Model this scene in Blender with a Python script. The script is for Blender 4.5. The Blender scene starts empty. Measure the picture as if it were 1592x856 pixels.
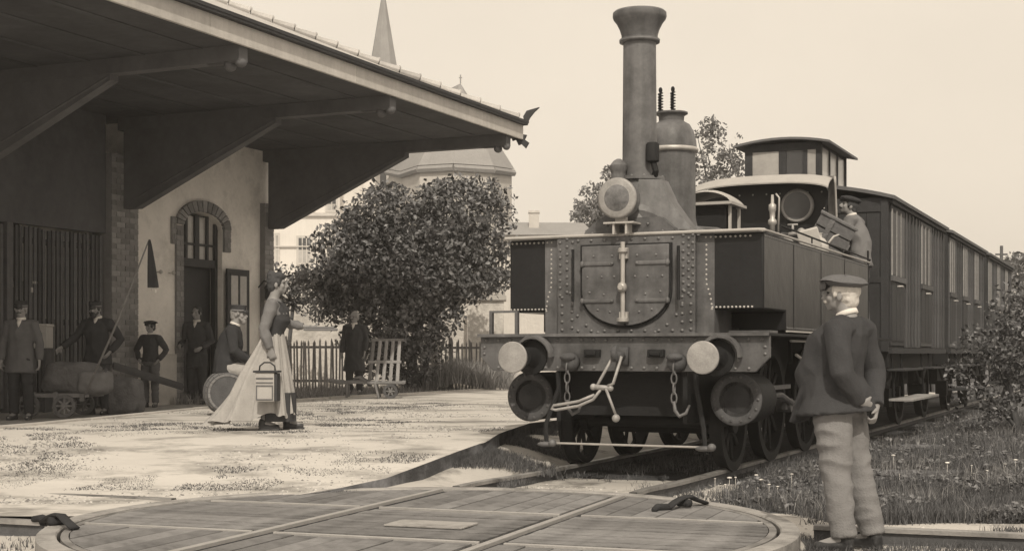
import bpy, bmesh, math, random
import numpy as np
from mathutils import Vector, Matrix, Euler, noise
random.seed(7); RNG = np.random.default_rng(7)
PI = math.pi
SC = bpy.context.scene
COL = SC.collection

# ------------------------------------------------------------------ camera, sky, sun
HC = 1.07                     # camera height above rail top
cam_d = bpy.data.cameras.new('camera'); cam = bpy.data.objects.new('camera', cam_d); COL.objects.link(cam)
cam.location = (0, 0, HC); cam.rotation_euler = (math.radians(90), 0, 0)
cam_d.sensor_width = 36; cam_d.lens = 36 * 2200 / 1592
cam_d.shift_y = (548 - 428) / 1592
cam_d.clip_end = 2000; cam_d.clip_start = .1
SC.camera = cam
SC.view_settings.view_transform = 'Standard'; SC.view_settings.look = 'None'
SC.view_settings.exposure = 0.13; SC.view_settings.gamma = 1
SUN_EL, SUN_AZ = 44.0, 2.0    # azimuth measured from straight behind the camera towards the right
w = bpy.data.worlds.new('World'); SC.world = w; w.use_nodes = True
nt = w.node_tree; nt.nodes.clear()
sky = nt.nodes.new('ShaderNodeTexSky'); sky.sky_type = 'NISHITA'; sky.sun_disc = False
sky.sun_elevation = math.radians(SUN_EL); sky.sun_rotation = math.radians(180 - SUN_AZ)
sky.dust_density = 4
bw = nt.nodes.new('ShaderNodeRGBToBW'); nt.links.new(sky.outputs[0], bw.inputs[0])
mth = nt.nodes.new('ShaderNodeMath'); mth.operation = 'MULTIPLY_ADD'; mth.inputs[1].default_value = 0.16; mth.inputs[2].default_value = 6.95
nt.links.new(bw.outputs[0], mth.inputs[0])
sn = nt.nodes.new('ShaderNodeTexNoise'); sn.inputs['Scale'].default_value = 5; sn.inputs['Detail'].default_value = 6
tcw = nt.nodes.new('ShaderNodeTexCoord'); nt.links.new(tcw.outputs['Generated'], sn.inputs['Vector'])
m2 = nt.nodes.new('ShaderNodeMath'); m2.operation = 'MULTIPLY_ADD'; m2.inputs[1].default_value = .22; m2.inputs[2].default_value = .89; nt.links.new(sn.outputs['Fac'], m2.inputs[0])
m3 = nt.nodes.new('ShaderNodeMath'); m3.operation = 'MULTIPLY'; nt.links.new(mth.outputs[0], m3.inputs[0]); nt.links.new(m2.outputs[0], m3.inputs[1]); mth = m3
tn = nt.nodes.new('ShaderNodeVectorMath'); tn.operation = 'SCALE'; tn.inputs[0].default_value = (1.13, 1.0, .83)
nt.links.new(mth.outputs[0], tn.inputs['Scale'])
bg = nt.nodes.new('ShaderNodeBackground'); bg.inputs[1].default_value = 0.1
nt.links.new(tn.outputs[0], bg.inputs[0])
wo = nt.nodes.new('ShaderNodeOutputWorld'); nt.links.new(bg.outputs[0], wo.inputs[0])
sd = bpy.data.lights.new('sun', 'SUN'); sd.energy = 2.5; sd.angle = math.radians(.6); sd.color = (1, .91, .76)
sun = bpy.data.objects.new('sun', sd); COL.objects.link(sun)
a_ = math.radians(SUN_AZ); e_ = math.radians(SUN_EL)
sdir = Vector((math.sin(a_) * math.cos(e_), -math.cos(a_) * math.cos(e_), math.sin(e_)))
sun.rotation_euler = sdir.to_track_quat('Z', 'Y').to_euler(); sun.location = (0, -20, 30)
try:
    SC.cycles.max_bounces = 6; SC.cycles.diffuse_bounces = 4
except Exception: pass

def G(px, py, z=0.0):         # the point of height z that stands at photo pixel (px, py): used to survey the place
    Y = 2200 * (HC - z) / (py - 548)
    return Vector(((px - 796) / 2200 * Y, Y, z))
def D(px, py, Y): return Vector(((px - 796) / 2200 * Y, Y, HC + (548 - py) / 2200 * Y))

# ------------------------------------------------------------------ materials
def mat(name, v, rough=.8, amt=.25, scale=6, bump=.3, bscale=40, spec=.3, metal=0, stretch=(1,1,1), island=0, rnd=.12,
        streak=0, wood=0, tint=None, hi=None, dark=None, dscale=1.5, dthr=.55, dsoft=.1, trans=0, bdist=.01, warp=0):
    if tint is None:
        k_ = min(v/.5, 1.0)**.6; tint = (1 - .045*(1-k_), .985 - .03*k_ , 1.10 - .195*k_)
    m = bpy.data.materials.new(name); m.use_nodes = True; t = m.node_tree; N = t.nodes; Lk = t.links
    b = N['Principled BSDF']; b.inputs['Roughness'].default_value = rough; b.inputs['Metallic'].default_value = metal
    b.inputs['Specular IOR Level'].default_value = spec
    tc = N.new('ShaderNodeTexCoord'); mp = N.new('ShaderNodeMapping'); mp.inputs['Scale'].default_value = stretch
    Lk.new(tc.outputs['Object'], mp.inputs[0])
    def nz(sc, det=6, src=mp, r=.6):
        n = N.new('ShaderNodeTexNoise'); n.inputs['Scale'].default_value = sc; n.inputs['Detail'].default_value = det
        n.inputs['Roughness'].default_value = r; Lk.new(src.outputs[0], n.inputs['Vector']); return n
    def M(op, a, c):
        x = N.new('ShaderNodeMath'); x.operation = op
        for i, q in enumerate((a, c)):
            if hasattr(q, 'links'): Lk.new(q, x.inputs[i])
            else: x.inputs[i].default_value = q
        return x.outputs[0]
    n1 = nz(scale); n2 = nz(scale * 7.3, 4)
    s = M('ADD', M('MULTIPLY', M('SUBTRACT', n1.outputs['Fac'], .5), 2.6), M('MULTIPLY', M('SUBTRACT', n2.outputs['Fac'], .5), 1.3))
    f = M('ADD', 1.0, M('MULTIPLY', s, amt))
    if rnd:
        oi = N.new('ShaderNodeObjectInfo'); f = M('MULTIPLY', f, M('ADD', 1 - rnd, M('MULTIPLY', oi.outputs['Random'], 2 * rnd)))
    if island:
        ge = N.new('ShaderNodeNewGeometry'); f = M('MULTIPLY', f, M('ADD', 1 - island, M('MULTIPLY', ge.outputs['Random Per Island'], 2 * island)))
    if wood:
        mw = N.new('ShaderNodeMapping'); mw.inputs['Scale'].default_value = {1: (2, 40, 40), 2: (40, 2, 40), 3: (40, 40, 2)}[wood]
        Lk.new(tc.outputs['Object'], mw.inputs[0]); nw = nz(1, 5, mw)
        f = M('MULTIPLY', f, M('ADD', .7, M('MULTIPLY', nw.outputs['Fac'], .6)))
    if streak:
        ms = N.new('ShaderNodeMapping'); ms.inputs['Scale'].default_value = (9, 9, .5); Lk.new(tc.outputs['Object'], ms.inputs[0])
        ns = nz(1.5, 5, ms); f = M('MULTIPLY', f, M('ADD', 1 - streak * .5, M('MULTIPLY', ns.outputs['Fac'], streak)))
    val = M('MULTIPLY', f, v)
    if dark is not None:
        nd = nz(dscale, 8, mp, .68); mr = N.new('ShaderNodeMapRange'); mr.inputs[1].default_value = dthr - dsoft; mr.inputs[2].default_value = dthr + dsoft
        Lk.new(nd.outputs['Fac'], mr.inputs[0]); mx = N.new('ShaderNodeMix'); mx.data_type = 'FLOAT'
        Lk.new(mr.outputs[0], mx.inputs[0]); Lk.new(val, mx.inputs[2]); Lk.new(M('MULTIPLY', f, dark), mx.inputs[3]); val = mx.outputs[0]
    val = M('MAXIMUM', val, .012)
    sc = N.new('ShaderNodeVectorMath'); sc.operation = 'SCALE'; sc.inputs[0].default_value = tint; Lk.new(val, sc.inputs['Scale'])
    Lk.new(sc.outputs[0], b.inputs['Base Color'])
    if bump:
        nb = nz(bscale, 5); bp = N.new('ShaderNodeBump'); bp.inputs['Strength'].default_value = bump; bp.inputs['Distance'].default_value = bdist
        hh = nb.outputs['Fac']
        if warp: hh = M('ADD', hh, M('MULTIPLY', nz(2.2, 2).outputs['Fac'], warp))
        Lk.new(hh, bp.inputs['Height']); Lk.new(bp.outputs[0], b.inputs['Normal'])
    rr = M('ADD', rough - .08, M('MULTIPLY', n1.outputs['Fac'], .16)); Lk.new(rr, b.inputs['Roughness'])
    if trans:
        b.inputs['Transmission Weight'].default_value = trans
    return m

MT = dict(
  sand=mat('pale_sand', .50, .95, .12, 1.3, .5, 30, .1, rnd=0, dark=.17, dscale=1.1, dthr=.60, dsoft=.06, bdist=.02),
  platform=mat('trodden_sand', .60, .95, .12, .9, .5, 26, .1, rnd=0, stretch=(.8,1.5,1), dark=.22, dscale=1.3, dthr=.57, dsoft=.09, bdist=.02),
  earth=mat('earth_and_edge_shade', .075, .95, .35, 2, .6, 30, .1, rnd=0, dark=.24, dscale=1.2, dthr=.55, bdist=.02),
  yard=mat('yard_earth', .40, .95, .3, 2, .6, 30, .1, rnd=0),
  kerb=mat('kerb_stone', .50, .9, .2, 5, .5, 60, .2),
  steel=mat('rail_steel', .34, .45, .3, 8, .3, 60, .5, metal=.35, dark=.14, dscale=4, dthr=.55),
  railtop=mat('worn_rail', .36, .5, .18, 8, .3, 60, .4, rnd=.04),
  rust=mat('rail_rust', .10, .9, .35, 9, .5, 80, .2),
  deck=mat('deck_plank', .23, .85, .32, 3.5, .9, 38, .15, rnd=.2, island=.0, dark=.11, dscale=2.6, dthr=.58, dsoft=.12, bdist=.012),
  groove=mat('iron_and_groove_shade', .035, .8, .3, 8, .4, 60, .2),
  ring=mat('ring_stone', .38, .8, .25, 5, .6, 50, .2, dark=.2, dscale=3, dthr=.56),
  loco=mat('loco_paint', .135, .42, .38, 5, .35, 45, .45, rnd=.03, dark=.045, dscale=2.0, dthr=.53, dsoft=.14, streak=.9, bdist=.004, warp=5),
  locog=mat('loco_gloss', .018, .34, .35, 3, .3, 18, .22, rnd=.03, streak=.5, bdist=.006, warp=5),
  locod=mat('loco_dark', .016, .7, .4, 5, .4, 40, .25, rnd=.05),
  smoke=mat('smoke_iron', .155, .5, .30, 5, .4, 45, .4, rnd=.02, streak=.9, dark=.07, dscale=2.2, dthr=.54, dsoft=.14, bdist=.004),
  bright=mat('bright_steel', .45, .42, .25, 10, .2, 80, .5, metal=.3),
  buffer=mat('buffer_face', .34, .5, .4, 9, .3, 60, .4, metal=.2, rnd=.05),
  pale=mat('pale_metal', .45, .6, .15, 6, .2, 50, .3),
  rivet=mat('rivet_head', .17, .4, .2, 5, 0, 50, .5, metal=.1),
  wagon=mat('wagon_wood', .045, .7, .35, 4, .5, 50, .25, streak=.6, rnd=.1),
  wagonl=mat('wagon_batten', .085, .6, .35, 4, .4, 50, .3, streak=.6, rnd=.3),
  wagong=mat('wagon_window', .06, .5, .3, 2, .05, 10, .3, rnd=.5),
  roofing=mat('roof_canvas', .13, .8, .3, 3, .4, 40, .2),
  board=mat('footboard', .3, .8, .25, 6, .4, 50, .2, wood=2),
  wall=mat('station_render', .84, .92, .14, 2.2, .5, 60, .1, rnd=0, dark=.5, dscale=1.3, dthr=.62, dsoft=.12),
  brick=mat('station_brick', .26, .9, .3, 9, .6, 70, .15, rnd=.28),
  mortar=mat('mortar', .24, .95, .2, 9, .5, 70, .1),
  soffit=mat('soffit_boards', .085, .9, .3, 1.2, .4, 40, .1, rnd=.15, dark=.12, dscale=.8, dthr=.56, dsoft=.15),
  fascia=mat('fascia_paint', .55, .75, .18, 3, .3, 50, .25, streak=.35, rnd=.08),
  trimd=mat('dark_trim', .055, .8, .3, 6, .4, 50, .25),
  tile=mat('roof_tile', .40, .85, .3, 5, .5, 50, .15, rnd=.25),
  slat=mat('screen_slat', .10, .85, .3, 6, .4, 50, .2, wood=3, rnd=.4),
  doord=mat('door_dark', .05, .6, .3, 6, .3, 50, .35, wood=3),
  doorl=mat('door_frame_mid', .12, .7, .3, 6, .3, 50, .3, wood=3),
  glassl=mat('window_glass_pale', .42, .2, .3, 2, .03, 5, .6, rnd=.2),
  glassd=mat('window_glass_dark', .07, .15, .3, 2, .03, 5, .6, rnd=.4),
  glasslens=mat('lamp_lens', .15, .12, .9, 5, .05, 8, .8, rnd=0),
  ballast=mat('ballast_with_shade', .055, .95, .4, 3, .8, 30, .1, rnd=0, dark=.11, dscale=2, dthr=.6, bdist=.03),
  bracket=mat('lightened_bracket_wood', .14, .9, .3, 1.2, .4, 40, .1, rnd=.1),  # soffit wood made lighter, offsetting the weaker bounce light on the brackets
  pebble=mat('pebble', .42, .9, .3, 8, 0, 10, .1, island=.55, rnd=0),
  stone=mat('church_stone', .55, .95, .16, .45, .5, 6, .1, rnd=0, streak=.2, bdist=.05),
  slate=mat('church_slate', .30, .9, .15, .8, .4, 8, .15, rnd=.03, streak=.35, bdist=.05),
  house=mat('house_render', .72, .95, .10, .5, .4, 8, .1, rnd=0, streak=.2),
  gwall=mat('garden_wall', .6, .95, .25, 1.1, .7, 12, .1, rnd=0, dark=.42, dscale=1.6, dthr=.6, bdist=.04),
  fence=mat('fence_wood', .26, .9, .3, 8, .4, 50, .15, rnd=.35),
  wood=mat('old_wood', .22, .85, .3, 6, .5, 50, .2, wood=1, rnd=.15),
  woodd=mat('dark_wood', .08, .8, .3, 6, .5, 50, .2, wood=1, rnd=.15),
  sack=mat('sacking', .16, .95, .3, 8, .9, 22, .1, warp=3, bdist=.02),
  wicker=mat('wicker', .15, .9, .4, 20, .8, 120, .15),
  leaf=mat('leaf', .125, .45, .25, 1.2, 0, 10, .5, island=.8, rnd=0),
  leafd=mat('leaf_far', .17, .7, .25, .6, 0, 10, .25, island=.5, rnd=.1),
  bark=mat('bark', .11, .95, .3, 8, .8, 30, .1, stretch=(1,1,.3)),
  grass=mat('grass_blade', .105, .7, .3, .8, 0, 10, .25, island=.55, rnd=0),
  grassl=mat('grass_pale', .26, .7, .25, .8, 0, 10, .25, island=.45, rnd=0),
  flower=mat('flower_head', .75, .8, .1, 8, 0, 10, .2, island=.2, rnd=0),
  skin=mat('skin', .28, .6, .08, 9, .1, 60, .35, rnd=.05),
  hairw=mat('white_hair', .60, .85, .2, 30, .6, 90, .2, stretch=(1,1,.4), rnd=0),
  hairm=mat('mid_hair', .30, .85, .2, 30, .6, 90, .2, rnd=0),
  haird=mat('dark_hair', .05, .7, .3, 30, .6, 90, .3, rnd=.2),
  clothd=mat('dark_wool', .05, .95, .25, 7, .5, 110, .1, rnd=.15),
  clothm=mat('mid_wool', .06, .95, .22, 7, .5, 110, .1, rnd=.1),
  clothg=mat('grey_wool', .14, .95, .2, 7, .5, 110, .1, rnd=.1),
  trouser=mat('pale_trouser', .22, .95, .14, 6, .6, 90, .1, rnd=.02),
  linen=mat('pale_linen', .40, .95, .16, 5, .7, 60, .1, rnd=.03, streak=.45),
  blouse=mat('blouse_cotton', .19, .95, .15, 6, .5, 90, .1, rnd=.03),
  white=mat('white_cloth', .72, .9, .08, 5, .2, 60, .15, rnd=.04),
  leather=mat('dark_leather', .035, .5, .3, 9, .3, 70, .4),
  box=mat('box_tin', .42, .6, .12, 7, .2, 60, .3, rnd=.03),
  red=mat('flag_cloth', .045, .9, .2, 7, .3, 60, .1),
)

# ------------------------------------------------------------------ mesh builder
class MB:
    def __init__(s): s.v = []; s.f = []
    def add(s, vs, fs, M=None):
        o = len(s.v)
        s.v += [tuple(M @ Vector(p)) if M is not None else tuple(p) for p in vs]
        s.f += [tuple(i + o for i in f) for f in fs]; return s
    def box(s, x0, x1, y0, y1, z0, z1, M=None):
        return s.add([(x0,y0,z0),(x1,y0,z0),(x1,y1,z0),(x0,y1,z0),(x0,y0,z1),(x1,y0,z1),(x1,y1,z1),(x0,y1,z1)],
                     [(0,3,2,1),(4,5,6,7),(0,1,5,4),(1,2,6,5),(2,3,7,6),(3,0,4,7)], M)
    def tube(s, pts, radii, n=8, up=None, caps=True, M=None):
        pts = [Vector(p) for p in pts]; k = len(pts)
        if not isinstance(radii, (list, tuple)): radii = [radii] * k
        vs = []; side = None
        for i, p in enumerate(pts):
            t = (pts[min(i+1, k-1)] - pts[max(i-1, 0)]).normalized()
            if side is None:
                ref = Vector(up) if up is not None else (Vector((0,0,1)) if abs(t.z) < .9 else Vector((0,1,0)))
                side = t.cross(ref)
                if side.length < 1e-5: side = t.orthogonal()
                side.normalize()
            else:
                side = side - t * side.dot(t)
                if side.length < 1e-5: side = t.orthogonal()
                side.normalize()
            o = t.cross(side).normalized(); r = radii[i]; a, b = r if isinstance(r, tuple) else (r, r)
            for j in range(n):
                an = 2 * PI * j / n; vs.append(p + side * (a * math.cos(an)) + o * (b * math.sin(an)))
        fs = [(i*n + j, i*n + (j+1) % n, (i+1)*n + (j+1) % n, (i+1)*n + j) for i in range(k-1) for j in range(n)]
        if caps: fs += [tuple(range(n))[::-1], tuple(range((k-1)*n, k*n))]
        return s.add(vs, fs, M)
    def cyl(s, p0, p1, r0, r1=None, n=12, M=None): return s.tube([p0, p1], [r0, r0 if r1 is None else r1], n, M=M)
    def lathe(s, prof, c=(0,0,0), n=24, M=None, axis=None):    # prof: (r, z)
        c = Vector(c); A = Matrix.Translation(c)
        if axis is not None: A = A @ Vector(axis).to_track_quat('Z', 'Y').to_matrix().to_4x4()
        if M is not None: A = M @ A
        vs = [(max(r, 1e-4) * math.cos(2*PI*j/n), max(r, 1e-4) * math.sin(2*PI*j/n), z) for r, z in prof for j in range(n)]
        k = len(prof)
        fs = [(i*n + j, i*n + (j+1) % n, (i+1)*n + (j+1) % n, (i+1)*n + j) for i in range(k-1) for j in range(n)]
        fs += [tuple(range(n))[::-1], tuple(range((k-1)*n, k*n))]
        return s.add(vs, fs, A)
    def prism(s, poly, z0, z1, M=None):
        n = len(poly); vs = [(x, y, z0) for x, y in poly] + [(x, y, z1) for x, y in poly]
        return s.add(vs, [tuple(range(n))[::-1], tuple(range(n, 2*n))] + [(i, (i+1) % n, n + (i+1) % n, n + i) for i in range(n)], M)
    def ball(s, c, r, n=14, m=9, M=None):
        if not isinstance(r, (tuple, list)): r = (r, r, r)
        vs = [(c[0], c[1], c[2] + r[2])]
        for i in range(1, m):
            ph = PI * i / m
            vs += [(c[0] + r[0]*math.sin(ph)*math.cos(2*PI*j/n), c[1] + r[1]*math.sin(ph)*math.sin(2*PI*j/n), c[2] + r[2]*math.cos(ph)) for j in range(n)]
        vs.append((c[0], c[1], c[2] - r[2])); L = len(vs) - 1
        fs = [(0, 1 + j, 1 + (j+1) % n) for j in range(n)]
        for i in range(m-2):
            for j in range(n): fs.append((1+i*n+j, 1+(i+1)*n+j, 1+(i+1)*n+(j+1) % n, 1+i*n+(j+1) % n))
        fs += [(L, 1+(m-2)*n+(j+1) % n, 1+(m-2)*n+j) for j in range(n)]
        return s.add(vs, fs, M)
    def grid(s, fn, nu, nv, M=None, closeu=False):
        vs = [fn(i / nu, j / nv) for j in range(nv+1) for i in range(nu+1)]
        fs = [(j*(nu+1)+i, j*(nu+1)+i+1, (j+1)*(nu+1)+i+1, (j+1)*(nu+1)+i) for j in range(nv) for i in range(nu)]
        return s.add(vs, fs, M)
    def mesh(s, name, smooth=False, recalc=True):
        me = bpy.data.meshes.new(name); me.from_pydata(s.v, [], s.f); me.update()
        if recalc:
            b = bmesh.new(); b.from_mesh(me); bmesh.ops.recalc_face_normals(b, faces=b.faces); b.to_mesh(me); b.free()
        if smooth:
            me.polygons.foreach_set('use_smooth', [True] * len(me.polygons))
        return me

def T(x=0, y=0, z=0, rz=0, rx=0, ry=0, s=1): return Matrix.Translation((x, y, z)) @ Euler((rx, ry, rz)).to_matrix().to_4x4() @ Matrix.Scale(s, 4)
def link(name, me, m=None, parent=None, M=None, label=None, kind=None, bevel=0, auto=None):
    o = bpy.data.objects.new(name, me); COL.objects.link(o)
    if m is not None and len(me.materials) == 0: me.materials.append(MT[m] if isinstance(m, str) else m)
    if parent is not None: o.parent = parent
    if M is not None: o.matrix_local = M
    if label: o['label'] = label
    if kind: o['kind'] = kind
    if bevel:
        b = o.modifiers.new('bevel', 'BEVEL'); b.width = bevel; b.segments = 2; b.limit_method = 'ANGLE'; b.angle_limit = math.radians(40)
    if auto is not None: sharp(me, auto)
    return o
def sharp(me, ang=38):
    me.polygons.foreach_set('use_smooth', [True] * len(me.polygons)); me.set_sharp_from_angle(angle=math.radians(ang))
def part(name, mb, m, parent=None, M=None, label=None, smooth=False, kind=None, bevel=0, auto=38):
    me = mb.mesh(name); me.materials.append(MT[m])
    if smooth: me.polygons.foreach_set('use_smooth', [True] * len(me.polygons))
    else: sharp(me, auto)
    return link(name, me, None, parent, M, label, kind, bevel)
def tag(o, label=None, cat=None, group=None, kind=None):
    if label: o['label'] = label
    if cat: o['category'] = cat
    if group: o['group'] = group
    if kind: o['kind'] = kind
    return o
def root(name, label, cat, loc=(0,0,0), rz=0, group=None):
    o = bpy.data.objects.new(name, None); COL.objects.link(o); o.empty_display_size = .2
    o.location = loc; o.rotation_euler = (0, 0, rz)
    return tag(o, label, cat, group)
def copy_tree(o, parent=None):
    c = o.copy(); COL.objects.link(c)
    if parent is not None: c.parent = parent
    for ch in [x for x in bpy.data.objects if x.parent == o]: copy_tree(ch, c)
    return c
def quads(name, P, U, V, m, bend=None, parent=None, kind='stuff'):
    """leaf-like diamonds: centre P, half vectors U, V (numpy n x 3)"""
    n = len(P); nrm = np.cross(U, V); nrm /= np.linalg.norm(nrm, axis=1, keepdims=True) + 1e-9
    lu = np.linalg.norm(U, axis=1, keepdims=True)
    vs = np.stack([P - U, P - V - nrm*lu*.18, P + U, P + V - nrm*lu*.18], 1).reshape(-1, 3)
    i = np.arange(n) * 4
    tri = np.stack([i, i+1, i+2, i, i+2, i+3], 1).reshape(-1)
    return rawtri(name, vs, tri, m, parent, kind)
def rawtri(name, vs, tri, m, parent=None, kind='stuff', smooth=False):
    me = bpy.data.meshes.new(name); nf = len(tri) // 3
    me.vertices.add(len(vs)); me.vertices.foreach_set('co', np.asarray(vs, np.float32).reshape(-1))
    me.loops.add(len(tri)); me.loops.foreach_set('vertex_index', np.asarray(tri, np.int32))
    me.polygons.add(nf); me.polygons.foreach_set('loop_start', np.arange(nf, dtype=np.int32) * 3)
    me.update(calc_edges=True); me.validate()
    if smooth: me.polygons.foreach_set('use_smooth', [True] * nf)
    me.materials.append(MT[m]); return link(name, me, None, parent, kind=kind)
def lerp_tab(tab, x):
    xs = [a for a, _ in tab]; ys = [b for _, b in tab]; return float(np.interp(x, xs, ys))
def ss(x): x = min(max(x, 0), 1); return x*x*(3 - 2*x)

# ------------------------------------------------------------------ axes of the place
ANG = math.radians(24.5); UX, UY = math.sin(ANG), math.cos(ANG)      # direction of the train
TA = math.radians(20)                                                 # direction of the track over the turntable
TC = Vector((-.555, 8.94, 0))                                         # turntable centre
GZ = -.095
def plat_z(y): return -.035 + .315 * ss((y - 9.9) / 4.2)
XR = [(9.0, -3.0), (10.3, -1.95), (10.9, -1.41), (11.4, -1.016), (12.3, -.615), (13.2, -.228), (15.9, .21), (17, .80), (60, .80 + 43*.456)]
XL = [(9.0, -9), (10, -7.5), (14.85, -5.37), (20.7, -4.38), (23.5, -3.7), (31.6, -.16), (60, -.16 + 28.4*.456)]

# ------------------------------------------------------------------ ground
def patch(name, fn, nu, nv, m, kind='structure', label=None):
    b = MB(); b.grid(fn, nu, nv)
    o = part(name, b, m, None, smooth=True, kind=kind); return o
def wob(x, y, s, a): return noise.noise(Vector((x*s, y*s, 3.1))) * a
b = MB(); b.add([(-700,-60,-.16),(700,-60,-.16),(700,1100,-.16),(-700,1100,-.16)], [(0,1,2,3)]); part('ground', b, 'earth', kind='structure')
patch('track_bed', lambda u, v: ((-16 + 34*u), 1 + 41*v, GZ - .012 + wob(-16+34*u, 1+41*v, 1.4, .025)), 90, 110, 'sand')
def plat(u, v):
    y = 9.6 + (46 - 9.6) * v ** 1.6; xl, xr = lerp_tab(XL, y), lerp_tab(XR, y); x = xl + (xr - xl)*u
    return (x, y, plat_z(y) + wob(x, y, 1.1, .012) * (1 if .02 < u < .98 else .3))
patch('platform', plat, 60, 120, 'platform')
b = MB()                                            # the face of the platform edge, dark earth standing in for its shade
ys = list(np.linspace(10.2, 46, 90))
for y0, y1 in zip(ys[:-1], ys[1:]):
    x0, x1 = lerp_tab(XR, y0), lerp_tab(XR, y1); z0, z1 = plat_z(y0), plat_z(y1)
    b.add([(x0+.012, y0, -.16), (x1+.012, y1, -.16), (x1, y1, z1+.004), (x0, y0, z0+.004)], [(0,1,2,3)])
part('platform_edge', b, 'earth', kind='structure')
# yard in the shade of the station roof, and the garden beyond
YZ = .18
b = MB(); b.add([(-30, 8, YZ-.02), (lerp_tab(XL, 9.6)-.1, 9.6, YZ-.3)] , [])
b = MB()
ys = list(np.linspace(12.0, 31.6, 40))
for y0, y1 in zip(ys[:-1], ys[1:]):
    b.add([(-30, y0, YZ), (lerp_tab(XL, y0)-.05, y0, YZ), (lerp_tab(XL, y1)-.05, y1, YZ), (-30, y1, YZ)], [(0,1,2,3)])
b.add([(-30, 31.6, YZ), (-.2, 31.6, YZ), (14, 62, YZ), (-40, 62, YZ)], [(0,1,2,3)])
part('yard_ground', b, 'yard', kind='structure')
# kerb stones along the back of the platform (each one a stone)
kerb = root('kerb', 'low pale kerb of long stones along the back edge of the sandy platform', 'kerb', (0,0,0))
def along(tab, y0, step):
    out = []; y = y0
    while y < 31.4:
        x = lerp_tab(tab, y); x2 = lerp_tab(tab, y + .01); d = math.hypot(x2 - x, .01) / .01
        out.append((x, y)); y += step / d
    out.append((lerp_tab(tab, y), y)); return out
kp = along(XL, 13.4, 1.15)
kmb = MB(); kmb.box(0, 1.13, -.13, .03, -.22, .0)
kme = kmb.mesh('kerb_stone'); kme.materials.append(MT['kerb']); sharp(kme)
for (x0, y0), (x1, y1) in zip(kp[:-1], kp[1:]):
    a = math.atan2(y1-y0, x1-x0)
    link('kerb_stone', kme, None, kerb, T(x0, y0, plat_z(y0) + .022 + random.uniform(-.006, .006), a + PI*0 + random.uniform(-.008,.008)), bevel=0)

# ------------------------------------------------------------------ rails
def rail_run(name, pts, off, label, group=None):
    """a flat-bottomed rail swept along a centre line at a sideways offset"""
    r = root(name, label, 'rail', (0,0,0), 0, group)
    prof = [(-.055,-.13),(.055,-.13),(.055,-.118),(.012,-.1),(.012,-.04),(.034,-.03),(.034,-.004),(.028,0),(-.028,0),(-.034,-.004),(-.034,-.03),(-.012,-.04),(-.012,-.1),(-.055,-.118)]
    def sweep(pr, closed, m, nm):
        b = MB(); P = [Vector((x, y, 0)) for x, y in pts]; vs = []; n = len(pr)
        for i, p in enumerate(P):
            t = (P[min(i+1, len(P)-1)] - P[max(i-1, 0)]).normalized(); sd_ = Vector((t.y, -t.x, 0))
            for (x, z) in pr: vs.append(p + sd_*(off + x) + Vector((0, 0, z)))
        fs = [(i*n+j, i*n+(j+1) % n, (i+1)*n+(j+1) % n, (i+1)*n+j) for i in range(len(P)-1) for j in range(n if closed else n-1)]
        fs += [tuple(range(n))[::-1], tuple(range((len(P)-1)*n, len(P)*n))]
        b.add(vs, fs); return part(nm, b, m, r)
    sweep(prof, True, 'rust', 'rail_web')
    sweep([(-.034,-.03),(.034,-.03),(.0345,-.004),(.0285,.0006),(-.0285,.0006),(-.0345,-.004)], True, 'steel', 'rail_head')
    return r
P0 = TC.xy
dT = Vector((math.sin(TA), math.cos(TA))); nT = Vector((math.cos(TA), -math.sin(TA)))
RT = 2.19                                   # radius of the turning deck
def bez(p0, p1, p2, p3, n):
    return [tuple((1-t)**3*p0 + 3*(1-t)**2*t*p1 + 3*(1-t)*t*t*p2 + t**3*p3) for t in np.linspace(0, 1, n)]
LO = Vector((.95, 12.6)); dL = Vector((UX, UY))
far = bez(P0 + dT*2.33, P0 + dT*3.1, LO - dL*1.2, LO, 14) + [tuple(LO + dL*k) for k in (1,3,6,10,16,24,34,46,60)]
near = [tuple(P0 - dT*k) for k in (9, 5, 3.2, 2.33)]
deckp = [tuple(P0 + dT*k) for k in (-RT, -1, 1, RT)]
GA = .735
rg = 'rails of the main track'
rail_run('rail', far, -GA, 'left rail under the locomotive running from the turntable past the platform', rg)
rail_run('rail', far, GA, 'right rail under the locomotive running from the turntable past the tall grass', rg)
rail_run('rail', near, -GA, 'short left rail leading onto the turntable at the bottom of the photo', rg)
rail_run('rail', near, GA, 'short right rail leading onto the turntable at the bottom of the photo', rg)
cl = [tuple(P0 - nT*k) for k in (14, 8, 4, 2.33)]; cr = [tuple(P0 + nT*k) for k in (2.33, 4, 8, 14)]
rg2 = 'rails of the cross track'
rail_run('rail', cl, -GA*1.0, 'cross track rail left of the turntable along the sandy platform front', rg2)
rail_run('rail', cl, GA*1.0, 'cross track rail in the sand at the lower left corner', rg2)
rail_run('rail', cr, -GA*1.0, 'cross track rail right of the turntable behind the heels of the stout man', rg2)
rail_run('rail', cr, GA*1.0, 'cross track rail at the lower right in front of the man in pale trousers', rg2)

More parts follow.
